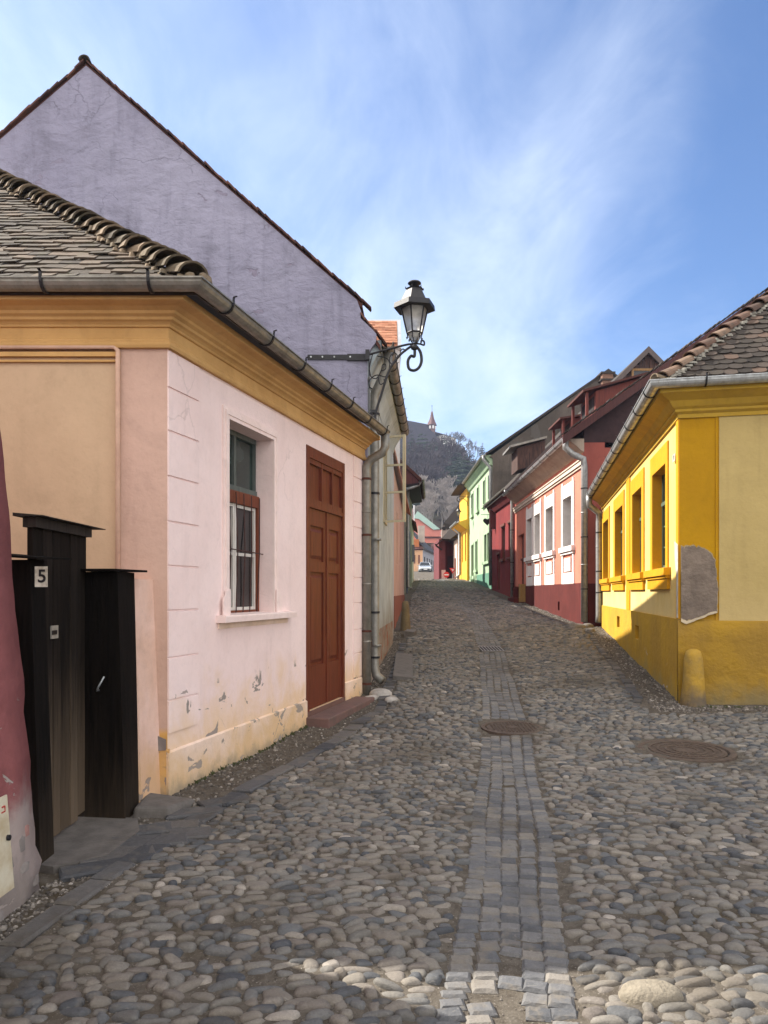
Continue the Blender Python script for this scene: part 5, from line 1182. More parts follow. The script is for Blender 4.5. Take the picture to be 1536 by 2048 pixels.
n=8; mb.add(vs,[(i*n+k,i*n+(k+1)%n,(i+1)*n+(k+1)%n,(i+1)*n+k) for i in range(len(secs)-1) for k in range(n)]+[tuple(range(n)),tuple((len(secs)-1)*n+k for k in range(n))])
co = mb.build('body', m_car, car, False)
mb = MB(); vs=[]
for y,z,w in ((1.15,1.0,.76),(1.85,1.46,.60),(2.2,1.50,.60),(3.3,1.47,.60),(4.05,1.0,.74)):
    for x in (-w,w): vs.append((CXp+x,cy+y,CZ+z)); 
b2=[(CXp-.78,cy+1.15,CZ+.98),(CXp+.78,cy+1.15,CZ+.98),(CXp+.76,cy+4.05,CZ+.98),(CXp-.76,cy+4.05,CZ+.98)]
mb.add(vs+b2,[(0,1,3,2),(2,3,5,4),(4,5,7,6),(6,7,9,8),(0,2,4,6,8),(1,3,5,7,9)]); mb.build('cabin_glass', gdark, car)
mb = MB(); mb.hexa([(CXp-.60,cy+1.86,CZ+1.475),(CXp+.60,cy+1.86,CZ+1.475),(CXp+.60,cy+3.3,CZ+1.48),(CXp-.60,cy+3.3,CZ+1.48),(CXp-.55,cy+1.95,CZ+1.53),(CXp+.55,cy+1.95,CZ+1.53),(CXp+.55,cy+3.25,CZ+1.53),(CXp-.55,cy+3.25,CZ+1.53)])
for s_ in (-1,1): mb.tube([(CXp+s_*.78,cy+1.1,CZ+.98),(CXp+s_*.61,cy+1.87,CZ+1.49)],.035,6)
mb.build('car_roof', m_car, car)
mb = MB(); mb.bx(CXp-.5,CXp+.5,cy-.02,cy+.05,CZ+.30,CZ+.52); mb.build('grille', m_cd, car); mb=MB(); mb.bx(CXp-.26,CXp+.26,cy-.035,cy-.02,CZ+.36,CZ+.47); mb.build('licence_plate', m_sw, car)
for s_ in (-1,1):
    mb=MB(); mb.hexa([(CXp+s_*.5,cy+.0,CZ+.58),(CXp+s_*.8,cy+.06,CZ+.60),(CXp+s_*.84,cy+.2,CZ+.62),(CXp+s_*.5,cy+.12,CZ+.60),(CXp+s_*.5,cy+.02,CZ+.66),(CXp+s_*.8,cy+.1,CZ+.73),(CXp+s_*.84,cy+.3,CZ+.75),(CXp+s_*.5,cy+.2,CZ+.70)]); mb.build('headlight', m_sw, car)
    mb=MB(); mb.bx(CXp+s_*.95-.1,CXp+s_*.95+.1,cy+1.3,cy+1.4,CZ+.92,CZ+1.07); mb.build('wing_mirror', m_car, car)
    for yy in (.8,3.4):
        mb=MB(); mb.lathe((0,0,0),[(.30,-.1),(.32,-.07),(.32,.07),(.30,.1)],18); mb.v=[(CXp+s_*.78+v[2],cy+yy+v[0],CZ+.31+v[1]) for v in mb.v]; wh=mb.build('wheel', m_cd, car)
        mb=MB(); mb.lathe((0,0,0),[(.19,-.11),(.19,.11)],14); mb.v=[(CXp+s_*.78+v[2],cy+yy+v[0],CZ+.31+v[1]) for v in mb.v]; mb.build('rim', zinc2, wh)
# =================================================================== GROUND
def fastmesh(name, V, Fq, m, rv=None, smooth=True, loops=None):
    """V (n,3), Fq (m,k)"""
    me = bpy.data.meshes.new(name); V = np.asarray(V, np.float32); Fq = np.asarray(Fq, np.int32); k = Fq.shape[1]
    me.vertices.add(len(V)); me.vertices.foreach_set('co', V.ravel()); me.loops.add(Fq.size); me.loops.foreach_set('vertex_index', Fq.ravel())
    me.polygons.add(len(Fq)); me.polygons.foreach_set('loop_start', np.arange(0, Fq.size, k, dtype=np.int32)); me.polygons.foreach_set('loop_total', np.full(len(Fq), k, np.int32))
    me.polygons.foreach_set('use_smooth', np.full(len(Fq), smooth)); me.update(); me.validate()
    if rv is not None: a = me.attributes.new('rv','FLOAT','FACE'); a.data.foreach_set('value', np.asarray(rv, np.float32))
    me.materials.append(m); o = bpy.data.objects.new(name, me); COL.objects.link(o); return o
xs = np.concatenate([[-400,-150,-60,-25,-12,-8,-6], np.arange(-4,7.01,.07), [8,10,14,20,40,90,200,400]])
ysn = np.concatenate([[-40,-20,-8,-3,0,1,1.5], np.arange(2,16,.06), np.arange(16,32,.15), np.arange(32,62,.4), [64,66,68,70,74,78,84,90,96,102,108,114,120,128,140,180,250,400,700]])
GX, GY = np.meshgrid(xs, ysn); GZ = gz(GX, GY)
def sn(x, y, f, s): return np.sin(f*x+s)*np.cos(f*1.13*y+s*1.7)+.6*np.sin(f*2.1*y-f*.7*x+s*3)
inn = (np.abs(GX) < 9)&(GY < 33)&(GY > 1)
GZ = GZ+inn*(-.001+.0028*sn(GX,GY,7,1)+.003*sn(GX,GY,17,2)+.002*sn(GX,GY,37,4)+.0015*rs.randn(*GX.shape))
nx = len(xs); idx = np.arange(GX.size).reshape(GX.shape)
Fq = np.stack([idx[:-1,:-1].ravel(), idx[:-1,1:].ravel(), idx[1:,1:].ravel(), idx[1:,:-1].ravel()], 1)
m_gd, nb, bs, pos = newmat('packed_earth', .97, 0, .1)
n1 = nb.noise(pos, .9, 5, .6, .5); n2 = nb.noise(pos, 14, 5, .7); n3 = nb.noise(pos, 90, 3, .7)
col = nb.mix(nb.step(n2,.3,.7),(.066,.056,.045),(.122,.108,.090)); col = nb.mix(nb.step(n3,.56,.76),col,(.27,.245,.215))
col = nb.mix(nb.math('MULTIPLY',nb.step(n1,.54,.68),.7),col,(.060,.047,.028)); nb.link(col,bs.inputs['Base Color'])
nb.link(nb.bump(nb.math('ADD',n2,nb.math('MULTIPLY',n3,.6)),.9,.012),bs.inputs['Normal'])
gr_ = fastmesh('ground', np.stack([GX.ravel(),GY.ravel(),GZ.ravel()],1), Fq, m_gd); tag(gr_, 'packed earth and grit between the cobbles', kind='structure')

XLY = [0,2.6,3.5,4.7,5.85,7.4,9.5,12,17,20,33,38,44.5,53,60,70]; XLX = [-1.9,-1.72,-1.62,-1.36,-1.05,-.55,.02,.22,.50,.58,1.15,1.4,2.0,2.5,2.6,2.6]
def XL(Y): return np.interp(Y, XLY, XLX)
def wallR(Y): return np.interp(Y, [10,20.9,21.4,34,41,53,60], [4.0,6.18,5.8,6.06,6.05,6.15,5.9])
def XR(X, Y): return np.where(Y < 9.2, 9.0, np.where(Y < 10.2, np.where(X > 3.4, -9., 3.5), wallR(Y)-.62))
MH = [(3.0,7.35,.50),(1.47,8.50,.38)]
GRATE = (2.30,15.9)
def sett_half(Y): return .30 if Y < 6 else .30
def stones(y0, y1, row, amin, amax, nseg, rings, hgt, margin=.8, bury=.012):
    out = []; y = y0; hs_ = []
    C = []
    while y < y1:
        lo = max(float(XL(y))-.02, -.56*y-margin); hi = .56*y+margin
        x = lo+rs.uniform(0,amax)
        while x < hi:
            big = 1.0+.35*math.sin(x*.9+y*.35)*math.sin(y*.6+1)
            a = rs.uniform(amin, amax)*(.75+.25*big); a *= (1.25 if rs.rand() < .08 else 1)
            cx = x+a; x += 2*a*1.0+rs.uniform(-.003,.012)*row/.08
            cy = y+.30*row*rs.randn()*.6+.05*math.sin(cx*2.1+y*.8)*1.2+.02*math.sin(cx*5.3-y*2)
            if cx > hi: break
            if cx > float(XR(cx,cy)) or cx < float(XL(cy))+.03: continue
            if cx > 3.55 and 9.0 < cy < 10.3 and cy > 9.45-.22*(cx-4): continue
            if abs(cx-float(chan(cy))) < .275+a*.35: continue
            if any(((cx-mx)/(mr+a*.7))**2+((cy-my)/(mr+.05))**2 < 1 for mx,my,mr in MH): continue
            if rs.rand() < .035: continue
            C.append((cx, cy, a*rs.uniform(.92,1.06), row*(rs.uniform(.42,.66) if rs.rand()>.12 else rs.uniform(.7,.95)), hgt*rs.uniform(.55,1.25), rs.randn()*.24+.22*math.sin(cx*1.1+y*.5)+(.25 if cx>1.2 and cy<4 else 0)))
        y += row*1.0
    C = np.array(C); n = len(C); m = nseg*rings+1
    t = 2*np.pi*np.arange(nseg)/nseg
    V = np.zeros((n, m, 3), np.float32)
    ph1, ph2, am = rs.rand(n,1)*6.28, rs.rand(n,1)*6.28, rs.uniform(.04,.19,(n,1)); tilt = rs.randn(n,2)*.09
    pw = rs.uniform(.50,.92,(n,1)); flat = rs.uniform(.55,.95,(n,1))
    base = gz(C[:,0], C[:,1])
    ct, st_ = np.cos(C[:,5])[:,None], np.sin(C[:,5])[:,None]
    for r in range(rings):
        phi = (np.pi/2)*r/rings; rr = math.cos(phi)**.6 if r else 1.0; zz = math.sin(phi)**.8 if r else -.9
        d = 1+am*np.sin(2*t+ph1)+am*.7*np.sin(3*t+ph2)
        cxx = np.sign(np.cos(t))*np.abs(np.cos(t))**pw; sxx = np.sign(np.sin(t))*np.abs(np.sin(t))**pw
        x = C[:,2:3]*rr*cxx*d; yv = C[:,3:4]*rr*sxx*d
        V[:, r*nseg:(r+1)*nseg, 0] = C[:,0:1]+x*ct-yv*st_; V[:, r*nseg:(r+1)*nseg, 1] = C[:,1:2]+x*st_+yv*ct
        V[:, r*nseg:(r+1)*nseg, 2] = base[:,None]-bury+C[:,4:5]*zz*(1 if r else 1)+tilt[:,0:1]*x+tilt[:,1:2]*yv
    V[:, -1, 0] = C[:,0]; V[:, -1, 1] = C[:,1]; V[:, -1, 2] = base-bury+C[:,4]*1.0
    off = (np.arange(n)*m)[:,None,None]
    q = np.array([[r*nseg+k, r*nseg+(k+1)%nseg, (r+1)*nseg+(k+1)%nseg, (r+1)*nseg+k] for r in range(rings-1) for k in range(nseg)])
    tp = np.array([[(rings-1)*nseg+k, (rings-1)*nseg+(k+1)%nseg, m-1, m-1] for k in range(nseg)])
    return V.reshape(-1,3), (q[None]+off).reshape(-1,4), (tp[None]+off)[:,:,:3].reshape(-1,3), n, len(q), len(tp)
def mixmesh(name, parts, m):
    Vs=[];F4=[];F3=[];R4=[];R3=[];b=0
    for V,q,t,n,nq,nt in parts:
        rv = rs.rand(n); Vs.append(V); F4.append(q+b); F3.append(t+b); R4.append(np.repeat(rv,nq)); R3.append(np.repeat(rv,nt)); b += len(V)
    V = np.concatenate(Vs); F4=np.concatenate(F4); F3=np.concatenate(F3)
    me = bpy.data.meshes.new(name); me.vertices.add(len(V)); me.vertices.foreach_set('co', V.ravel().astype(np.float32))
    L_ = np.concatenate([F4.ravel(),F3.ravel()]).astype(np.int32); me.loops.add(len(L_)); me.loops.foreach_set('vertex_index', L_)
    n4,n3=len(F4),len(F3); me.polygons.add(n4+n3); ls=np.concatenate([np.arange(n4)*4, n4*4+np.arange(n3)*3]).astype(np.int32); lt=np.concatenate([np.full(n4,4),np.full(n3,3)]).astype(np.int32)
    me.polygons.foreach_set('loop_start',ls); me.polygons.foreach_set('loop_total',lt); me.polygons.foreach_set('use_smooth',np.ones(n4+n3,bool)); me.update()
    a=me.attributes.new('rv','FLOAT','FACE'); a.data.foreach_set('value',np.concatenate(R4+R3).astype(np.float32)); me.materials.append(m)
    o=bpy.data.objects.new(name,me); COL.objects.link(o); return o
def stonemat(name, stops, dust=.5):
    m, nb, b, pos = newmat(name, .78, 0, .28)
    a = nb.new('ShaderNodeAttribute'); a.attribute_name = 'rv'; col = nb.ramp(a.outputs['Fac'], stops)
    n = nb.noise(pos, 28, 5, .65); n2 = nb.noise(pos, 1.1, 4, .6, .4); n3 = nb.noise(pos, 6, 4, .65)
    vein = nb.noise(nb.mapv(pos,(7,22,10),rot=(.2,.3,.5)), 2.5, 2, .5, 1.5)
    col = nb.mix(.55, col, nb.ramp(n, [(.25,.60),(.5,.98),(.8,1.25)]), 'MULTIPLY')
    sp = nb.noise(pos, 120, 3, .7); col = nb.mix(.6, col, nb.ramp(sp, [(.3,.72),(.55,1),(.75,1.3)]), 'MULTIPLY')
    col = nb.mix(nb.math('MULTIPLY', nb.step(vein,.66,.70), .25), col, (.28,.27,.25))
    col = nb.mix(nb.math('MULTIPLY', nb.step(n3,.50,.68), dust), col, (.175,.156,.130))
    col = nb.mix(nb.math('MULTIPLY', nb.step(n2,.50,.66), .45), col, (.060,.048,.032))
    nb.link(col, b.inputs['Base Color']); nb.link(nb.bump(nb.math('ADD',n,nb.math('MULTIPLY',sp,.35)),.9,.008), b.inputs['Normal']); nb.link(nb.ramp(n3,[(.3,.62),(.7,.9)]), b.inputs['Roughness'])
    return m
cob = [(0,(.056,.061,.070)),(.22,(.105,.109,.113)),(.45,(.160,.152,.138)),(.65,(.190,.172,.148)),(.82,(.135,.118,.106)),(.97,(.22,.20,.172)),(1,(.33,.30,.265))]
parts = [stones(1.9, 7.5, .055, .023, .072, 12, 4, .029), stones(7.5, 16, .062, .032, .076, 9, 3, .036), stones(16, 30, .09, .045, .095, 7, 2, .042), stones(30, 57, .13, .065, .13, 6, 2, .052)]
o = mixmesh('cobblestones', parts, stonemat('river_cobble', cob)); tag(o, 'grey and brown river cobbles paving the whole street', kind='structure')
# large pale boulder
mb = MB(); mb.cur=1.0; blob(mb,(1.05,2.93,g1(1.05,2.93)),.135,.082,.05,.12,20,7,5); 
tag(mb.build('large_cobble', plain('pale_sandstone',(.25,.22,.17),.85,0,.4,18,.9), None, True), 'largest pale rounded cobble in the sunlit foreground', 'stone')
# setts of the central channel
mb = MB(); y = 1.6; ncol = 5
def sett(mb, c, hx, hy, h, rot, bev=.013):
    ct, st_ = math.cos(rot), math.sin(rot); z = c[2]
    def ring(ax, ay, zz, j=0):
        return [(c[0]+x*ct-y_*st_+random.uniform(-j,j), c[1]+x*st_+y_*ct+random.uniform(-j,j), zz+random.uniform(-j,j)*.6) for x,y_ in ((-ax,-ay+.0),(0,-ay),(ax,-ay),(ax,ay),(0,ay),(-ax,ay))]
    r0 = ring(hx,hy,z-.03); r1 = ring(hx,hy,z+h-bev,.003); r2 = ring(hx-bev,hy-bev,z+h,.003)
    mb.cur = random.random(); mb.add(r0+r1+r2, [(i,(i+1)%6,6+(i+1)%6,6+i) for i in range(6)]+[(6+i,6+(i+1)%6,12+(i+1)%6,12+i) for i in range(6)]+[(12,13,16,17),(13,14,15,16)])
ycol = [1.6+random.uniform(0,.08) for _ in range(ncol)]
for c in range(ncol):
    y = ycol[c]
    while y < 56:
        s = 1 if y < 24 else 1.8
        dl = random.uniform(.072,.105)*s*(1.05 if c in (1,2,3) else .85); off = (c-(ncol-1)/2)*.108; xc = float(chan(y)); dx = float(chan(y+.3)-chan(y-.3))/.6
        fl = 2.35; worn = (y < 3.3 and c == 2) or (y<3.0 and c in (1,3) and random.random()<.25)
        if not (abs(y-8.5) < .42 or abs(y-15.9) < .43 or (worn and random.random()<.6) or (c in (2,) and random.random()<.06)):
            x = xc+off+random.uniform(-.005,.005)+.012*math.sin(y*2+c); 
            sett(mb,(x,y+dl/2,g1(x,y)-.006+random.uniform(-.004,.004)),.053,dl/2-.004,.018,-dx*.8+random.uniform(-.07,.07)+(.18 if c<2 else -.15)*math.sin(y*.7))
        y += dl
m_st = stonemat('granite_sett', [(0,(.078,.082,.090)),(.3,(.112,.115,.122)),(.6,(.140,.140,.142)),(.85,(.165,.158,.148)),(1,(.20,.185,.165))], .75)
o = mb.build('paving_setts', m_st, None, False, fix=False); tag(o, 'blue-grey cut setts forming the drainage channel down the middle of the street', kind='structure')
# kerb slabs
def slabs(name, path, w, seed, label, ln=(.25,.55), h=.03):
    random.seed(seed); mb = MB(); P = [Vector(p) for p in path]
    seglen = [(b-a).length for a,b in zip(P,P[1:])]; tot = sum(seglen); s = 0
    def ev(s):
        for a,b,l in zip(P,P[1:],seglen):
            if s <= l: return a+(b-a)*(s/l), (b-a).normalized()
            s -= l
        return P[-1], (P[-1]-P[-2]).normalized()
    while s < tot:
        l = random.uniform(*ln); p,d = ev(s+l/2); rot = math.atan2(d.y,d.x); ww_=w*random.uniform(.75,1.15)
        sett(mb,(p.x+random.uniform(-.015,.015),p.y,g1(p.x,p.y)-.012),l/2-.008,ww_/2,h,rot+random.uniform(-.05,.05),.012); s += l
    o = mb.build(name, stonemat(name+'_stone', [(0,(.048,.052,.06)),(.5,(.08,.082,.088)),(1,(.12,.112,.105))], .4), None, False, fix=False); tag(o, label, kind='structure'); return o
slabs('kerb', [(XL(y)-.07,y) for y in (2.6,3.2,3.8,4.4,5.2,5.85,6.6,7.4,8.4,9.5,11,13,15,17)], .16, 3, 'dark stone kerb slabs along the left houses')
slabs('kerb', [(wallR(y)-.52 if y>10.3 else 3.35-(10.3-y)*.1,y) for y in (9.6,10.4,12,14,17,20.5)]+[(5.3,22),(5.4,28),(5.5,34)], .13, 4, 'grey stone kerb slabs along the right houses')
mb = MB(); random.seed(9)
for k,(x,y,a,b,r) in enumerate([(-1.62,4.95,.20,.10,.3),(-1.42,5.05,.16,.09,.2),(-1.50,4.72,.24,.11,.25),(-1.62,4.50,.22,.11,.4),(-1.66,4.28,.2,.09,.5),(-1.28,4.88,.14,.10,.2),(-1.38,5.35,.2,.09,.4),(-1.2,5.6,.2,.09,.6)]):
    sett(mb,(x,y,g1(x,y)-.008),a,b,.03,r,.012)
o = mb.build('paving_slabs', bpy.data.materials['kerb_stone'], None, False, fix=False); tag(o,'dark irregular slabs in front of the wooden gate',kind='structure')
mb = MB(); th_ = [(-2.3,4.35),(-1.9,4.25),(-1.66,4.45),(-1.62,4.9),(-1.72,5.16),(-2.3,5.3)]; mb.prism([(x,y,-.1) for x,y in th_],(0,0,.125)); o=mb.build('gate_threshold', stone); tag(o,'worn grey concrete threshold below the wooden gate',kind='structure')
mb = MB(); mb.cur=.3; mb.hexa([(-1.80,5.20,-.1),(-1.50,5.22,-.1),(-1.38,5.62,-.1),(-1.80,5.66,-.1),(-1.77,5.23,.085),(-1.53,5.25,.075),(-1.42,5.58,.05),(-1.80,5.62,.09)]); o=mb.build('stone_block', stone); tag(o,'low worn stone block at the foot of the pink house corner','stone'); b_=o.modifiers.new('b','BEVEL'); b_.width=.03; b_.segments=3
# white quarry stone under downpipe
mb = MB(); 
for k,(x,y,a,b,h) in enumerate([(-.05,10.45,.16,.13,.10),(.10,10.1,.10,.08,.06),(-.18,10.25,.2,.09,.05)]): blob(mb,(x,y,g1(x,y)),a,b,h,.5*k,12,4,k+3)
for _o,_l in zip(mb.build_split('splash_stone', plain('chalk_stone',(.42,.40,.375),.9,0,.45,8,.6), None, True), ('largest pale splash stone, right under the zinc downpipe of the pink house','small pale stone nearest the camera below the zinc downpipes','flat pale stone between the doorstep and the zinc downpipe')): tag(_o,_l,'stone',group='pale stones below the downpipe')
# rubble gravel strips
def pebbles(n, f, smin, smax, name, label):
    C=[]; 
    while len(C)<n:
        x,y = f(); 
        C.append((x,y,rs.uniform(smin,smax)*(2 if rs.rand()<.04 else 1)))
    mb=[]; V=[];Q=[];T=[]; nseg=5; C=np.array(C); n=len(C); z=gz(C[:,0],C[:,1]); t=2*np.pi*np.arange(nseg)/nseg
    m=nseg*2+1; Vv=np.zeros((n,m,3)); rot=rs.rand(n,1)*6.28; sq=rs.uniform(.5,1,(n,1))
    for r,(rr,zz) in enumerate(((1,-.3),(.8,.5))):
        x=C[:,2:3]*rr*np.cos(t)*(1+.25*rs.randn(n,nseg)*.5); y=C[:,2:3]*rr*np.sin(t)*sq
        Vv[:,r*nseg:(r+1)*nseg,0]=C[:,0:1]+x*np.cos(rot)-y*np.sin(rot); Vv[:,r*nseg:(r+1)*nseg,1]=C[:,1:2]+x*np.sin(rot)+y*np.cos(rot); Vv[:,r*nseg:(r+1)*nseg,2]=z[:,None]+C[:,2:3]*zz*.8
    Vv[:,-1]=np.stack([C[:,0],C[:,1],z+C[:,2]*.75],1)
    off=(np.arange(n)*m)[:,None,None]; q=np.array([[k,(k+1)%nseg,nseg+(k+1)%nseg,nseg+k] for k in range(nseg)]); tp=np.array([[nseg+k,nseg+(k+1)%nseg,m-1] for k in range(nseg)])
    o=mixmesh(name,[(Vv.reshape(-1,3),(q[None]+off).reshape(-1,4),(tp[None]+off).reshape(-1,3),n,len(q),len(tp))],m_peb); o.data.polygons.foreach_set('use_smooth',np.zeros(len(o.data.polygons),bool)); tag(o,label,kind='stuff'); o['category']='gravel'
m_peb = rvmat('gravel_pebbles', [(0,(.07,.063,.057)),(.5,(.13,.115,.10)),(.85,(.21,.19,.165)),(1,(.36,.33,.30))], .95, 30, .4, dirtamt=.3)
wl = lambda y: np.interp(y,[2,4.05,4.2,5.75,5.77,10.6,10.75,17,20,33],[-1.9,-1.86,-1.8,-1.72,-1.69,-.31,-.24,.2,.27,.9])
def fl():
    y = 2.6+rs.rand()**1.5*17; a,b = float(wl(y)),float(XL(y))-.12; return a+(b-a)*rs.rand()**1.4, y
pebbles(5200, fl, .006, .017, 'gravel', 'grit and rubble between kerb and left house walls')
def fr2():
    if rs.rand() < .3: 
        x = 3.5+rs.rand()*3.2; return x, 9.9-.22*(x-4)-.10-.35*rs.rand()**1.6-(.0 if x>4 else .2)
    y = 9.5+rs.rand()**1.3*22; b = float(wallR(y)); return b-.02-.42*rs.rand()**1.3, y
pebbles(4600, fr2, .008, .024, 'gravel', 'grit and loose stones at the foot of the right house walls')
def fa():
    y = 1.9+rs.rand()**1.6*16; x = rs.uniform(-.56*y-.5,.56*y+.5); x = max(x,float(XL(y))); 
    if y>9 and x>float(XR(x,y)): x=float(wallR(y))-.7-rs.rand()
    return x,y
pebbles(9000, fa, .002, .007, 'grit', 'fine loose grit scattered over the cobbles')
# some bigger loose stones right
tufts = MB(); 
# low moss/weed blades along walls
def weed(mb, x, y, n, h):
    z = g1(x,y)
    for k in range(n):
        a = random.random()*6.28; l = h*random.uniform(.5,1); dx,dy = math.cos(a)*l*.6, math.sin(a)*l*.6; w=.004
        mb.add([(x-w,y,z-.01),(x+w,y,z-.01),(x+dx*.6+w,y+dy*.6,z+l*.7),(x+dx,y+dy,z+l)],[(0,1,2,3)])
for k in range(260):
    if k%2: x = 4.1+random.random()*2.6; y = 9.78-.22*(x-4)-random.uniform(.0,.12)
    else: y = random.uniform(6,9.5); x = float(wl(y))+random.uniform(.02,.07)
    weed(tufts, x, y, 6, random.uniform(.015,.045))
tag(tufts.build('weeds', plain('dull_weed',(.07,.085,.03),.9,0,.4,8), None, False, fix=False),'low dull weeds along the wall feet','weeds',kind='stuff')

# manholes
m_rust = plain('rusty_cast_iron',(.115,.085,.066),.75,.35,.4,18,.4)
def manhole(x,y,r,label,collar):
    z = g1(x,y)+.014; sl_ = (g1(x,y+.4)-g1(x,y-.4))/.8
    t = thing('manhole_cover', label, 'manhole cover', (x,y,z))
    def pl(mb): mb.v = [(v[0],v[1],v[2]+(v[1]-y)*sl_) for v in mb.v]
    mb = MB(); mb.lathe((x,y,z),[(r*.80,-.05),(r*.80,.0),(.01,.001)],40); pl(mb); mb.build('cover_plate', m_rust, t)
    mb = MB(); mb.lathe((x,y,z),[(r*.99,-.05),(r*.98,.004),(r*.86,.006),(r*.84,-.01)],40); mb.f=mb.f[:-2]; mb.r=mb.r[:-2]; pl(mb); mb.build('cover_frame', m_rust, t)
    mb = MB(); st_=r*.11
    if collar == 'rings':
        for q in (.22,.38,.54,.70):
            mb.lathe((x,y,z),[(r*q,.0),(r*q,.007),(r*(q+.05),.007),(r*(q+.05),.0)],36); mb.f=mb.f[:-2]; mb.r=mb.r[:-2]
        for k in range(24):
            a=2*math.pi*k/24; c_,s_=math.cos(a),math.sin(a); mb.add([(x+c_*r*.25-s_*.006,y+s_*r*.25+c_*.006,z+.006),(x+c_*r*.76-s_*.006,y+s_*r*.76+c_*.006,z+.006),(x+c_*r*.76+s_*.006,y+s_*r*.76-c_*.006,z+.006),(x+c_*r*.25+s_*.006,y+s_*r*.25-c_*.006,z+.006)],[(0,1,2,3)])
    else:
        k=-r*.75
        while k<r*.75:
            j=-r*.75
            while j<r*.75:
                if (k*k+j*j)**.5 < r*.74 and (k*k+j*j)**.5 > r*.2: mb.bx(x+k,x+k+st_*.6,y+j,y+j+st_*.45,z,z+.009)
                j+=st_*.9
            k+=st_*1.0
        mb.lathe((x,y,z),[(r*.17,0),(r*.17,.009),(.005,.009)],20)
    pl(mb); mb.build('raised_pattern', m_rust, t)
manhole(3.0,7.35,.47,'large round rusty manhole cover at the right of the street','rings')
manhole(1.47,8.5,.36,'round studded manhole cover in the middle channel','studs')
# drain grate
gx,gy=GRATE; z=g1(gx,gy)+.034; t=thing('drain_grate','rectangular slotted drain grate across the middle channel','drain grate',(gx,gy,z))
mb=MB(); gt=(g1(gx,gy+.4)-g1(gx,gy-.4))/.8; tl=lambda m: setattr(m,'v',[(a,b,c+(b-gy)*gt) for a,b,c in m.v]); mb.bx(gx-.24,gx+.24,gy-.40,gy-.34,z-.03,z); mb.bx(gx-.24,gx+.24,gy+.34,gy+.40,z-.03,z)
for k in range(8): mb.bx(gx-.24+k*.0645,gx-.24+k*.0645+.026,gy-.34,gy+.34,z-.03,z-.001)
tl(mb)
mb.build('grate_bars', plain('grey_iron',(.22,.21,.20),.6,.4,.3,12), t); mb=MB(); mb.bx(gx-.24,gx+.24,gy-.34,gy+.34,z-.05,z-.005); tl(mb); mb.build('drain_pit_shade', plain('pit_shade_black',(.008,.008,.008),.9), t)  # black sheet close under the bars paints in the shade of the pit
# sunken step slabs at left wall
for (x,y,a,b,h,lab) in ((.62,18.6,.12,.35,.16,'low grey doorstep beside the brown guard stone'),(.30,13.2,.16,1.5,.07,'rough concrete strip at the foot of the lilac house')):
    mb=MB(); zz=g1(x,y); s_=(g1(x,y+b)-g1(x,y-b))/(2*b); mb.hexa([(x-a,y-b,zz-.2-s_*b),(x+a,y-b,zz-.2-s_*b),(x+a+.1,y+b,zz-.2),(x-a+.1,y+b,zz-.2),(x-a,y-b,zz+h-s_*b),(x+a,y-b,zz+h-.03-s_*b),(x+a+.1,y+b,zz+h+s_*b-.03),(x-a+.1,y+b,zz+h+s_*b)])
    o=mb.build('doorstep', stone); tag(o,lab,'step')
mb=MB()
for k,(x,y,a,b,h) in enumerate([(5.35,20.6,.3,.2,.14),(5.75,20.9,.28,.16,.12),(5.15,20.2,.16,.12,.08),(5.45,19.5,.12,.1,.1),(5.0,18.2,.1,.09,.09),(4.55,15.4,.12,.09,.09)]): blob(mb,(x,y,g1(x,y)),a,b,h,k,12,4,k+30)
for _o,_l in zip(mb.build_split('loose_stone', stone, None, True), ('large grey stone below the salmon house downpipe','large grey stone below the yellow house downpipe','flat grey stone in front of the salmon house downpipe stones','round grey stone at the far end of the yellow wall','small loose stone below the farther base vent of the yellow house','small loose stone below the nearer base vent of the yellow house')): tag(_o,_l,'stone',group='loose stones along the right wall')

# =================================================================== HILL, WALL, CHURCH
def hz(X,Y):
    X=np.asarray(X,float);Y=np.asarray(Y,float)
    t=np.clip((Y-132)/88,0,1); base=5.5+40*t**.85
    fall=np.interp(X,[-150,-60,0,15,19,24,32,50,120],[.55,.9,1.0,1.0,.93,.72,.52,.30,.1])
    return np.where(Y<132,5.4,5.5+(base-5.5)*fall)+.8*np.sin(X*.21+Y*.13)*np.clip((Y-132)/20,0,1)
hx=np.linspace(-150,150,90); hy=np.concatenate([[131],np.linspace(132,330,60)]); HX,HYY=np.meshgrid(hx,hy); HZ=hz(HX,HYY); idx=np.arange(HX.size).reshape(HX.shape)
Fq=np.stack([idx[:-1,:-1].ravel(),idx[:-1,1:].ravel(),idx[1:,1:].ravel(),idx[1:,:-1].ravel()],1)
m_hill,nb,bs,pos=newmat('hill_litter',.95,0,.05); n=nb.noise(pos,.25,5,.65); nb.link(nb.ramp(n,[(.3,(.022,.02,.015)),(.5,(.045,.036,.03)),(.7,(.03,.036,.018))]),bs.inputs['Base Color'])
tag(fastmesh('hill', np.stack([HX.ravel(),HYY.ravel(),HZ.ravel()],1),Fq,m_hill),'wooded castle hill above the town',kind='structure')
mb=MB(); 
for k in range(14):
    a=at(820+k*5,0,209);b=at(825+k*5,0,209); z0_=float(hz(a.x,211))-3; mb.prism([(a.x,209,z0_),(b.x,209,z0_),(b.x,209,at(0,908+k*1.4+1.4,209).z),(a.x,209,at(0,908+k*1.4,209).z)],(0,1.2,0))
tag(mb.build('retaining_wall',plaster('hill_wall',(.36,.33,.30),(.24,.22,.20),.5,.4)),'long pale retaining wall half hidden by trees below the church','wall')
ch=thing('hill_church','church on the hilltop with long dark roof and slim red spire','church',(8,235,50))
m_slate=plain('church_roof_tiles',(.028,.022,.030),.85,0,.4,.6,.3); m_cw=plaster('church_white',(.66,.64,.60),(.54,.52,.48),.3,.3); m_spire=plain('spire_shingles',(.11,.042,.036),.8,0,.35,2)
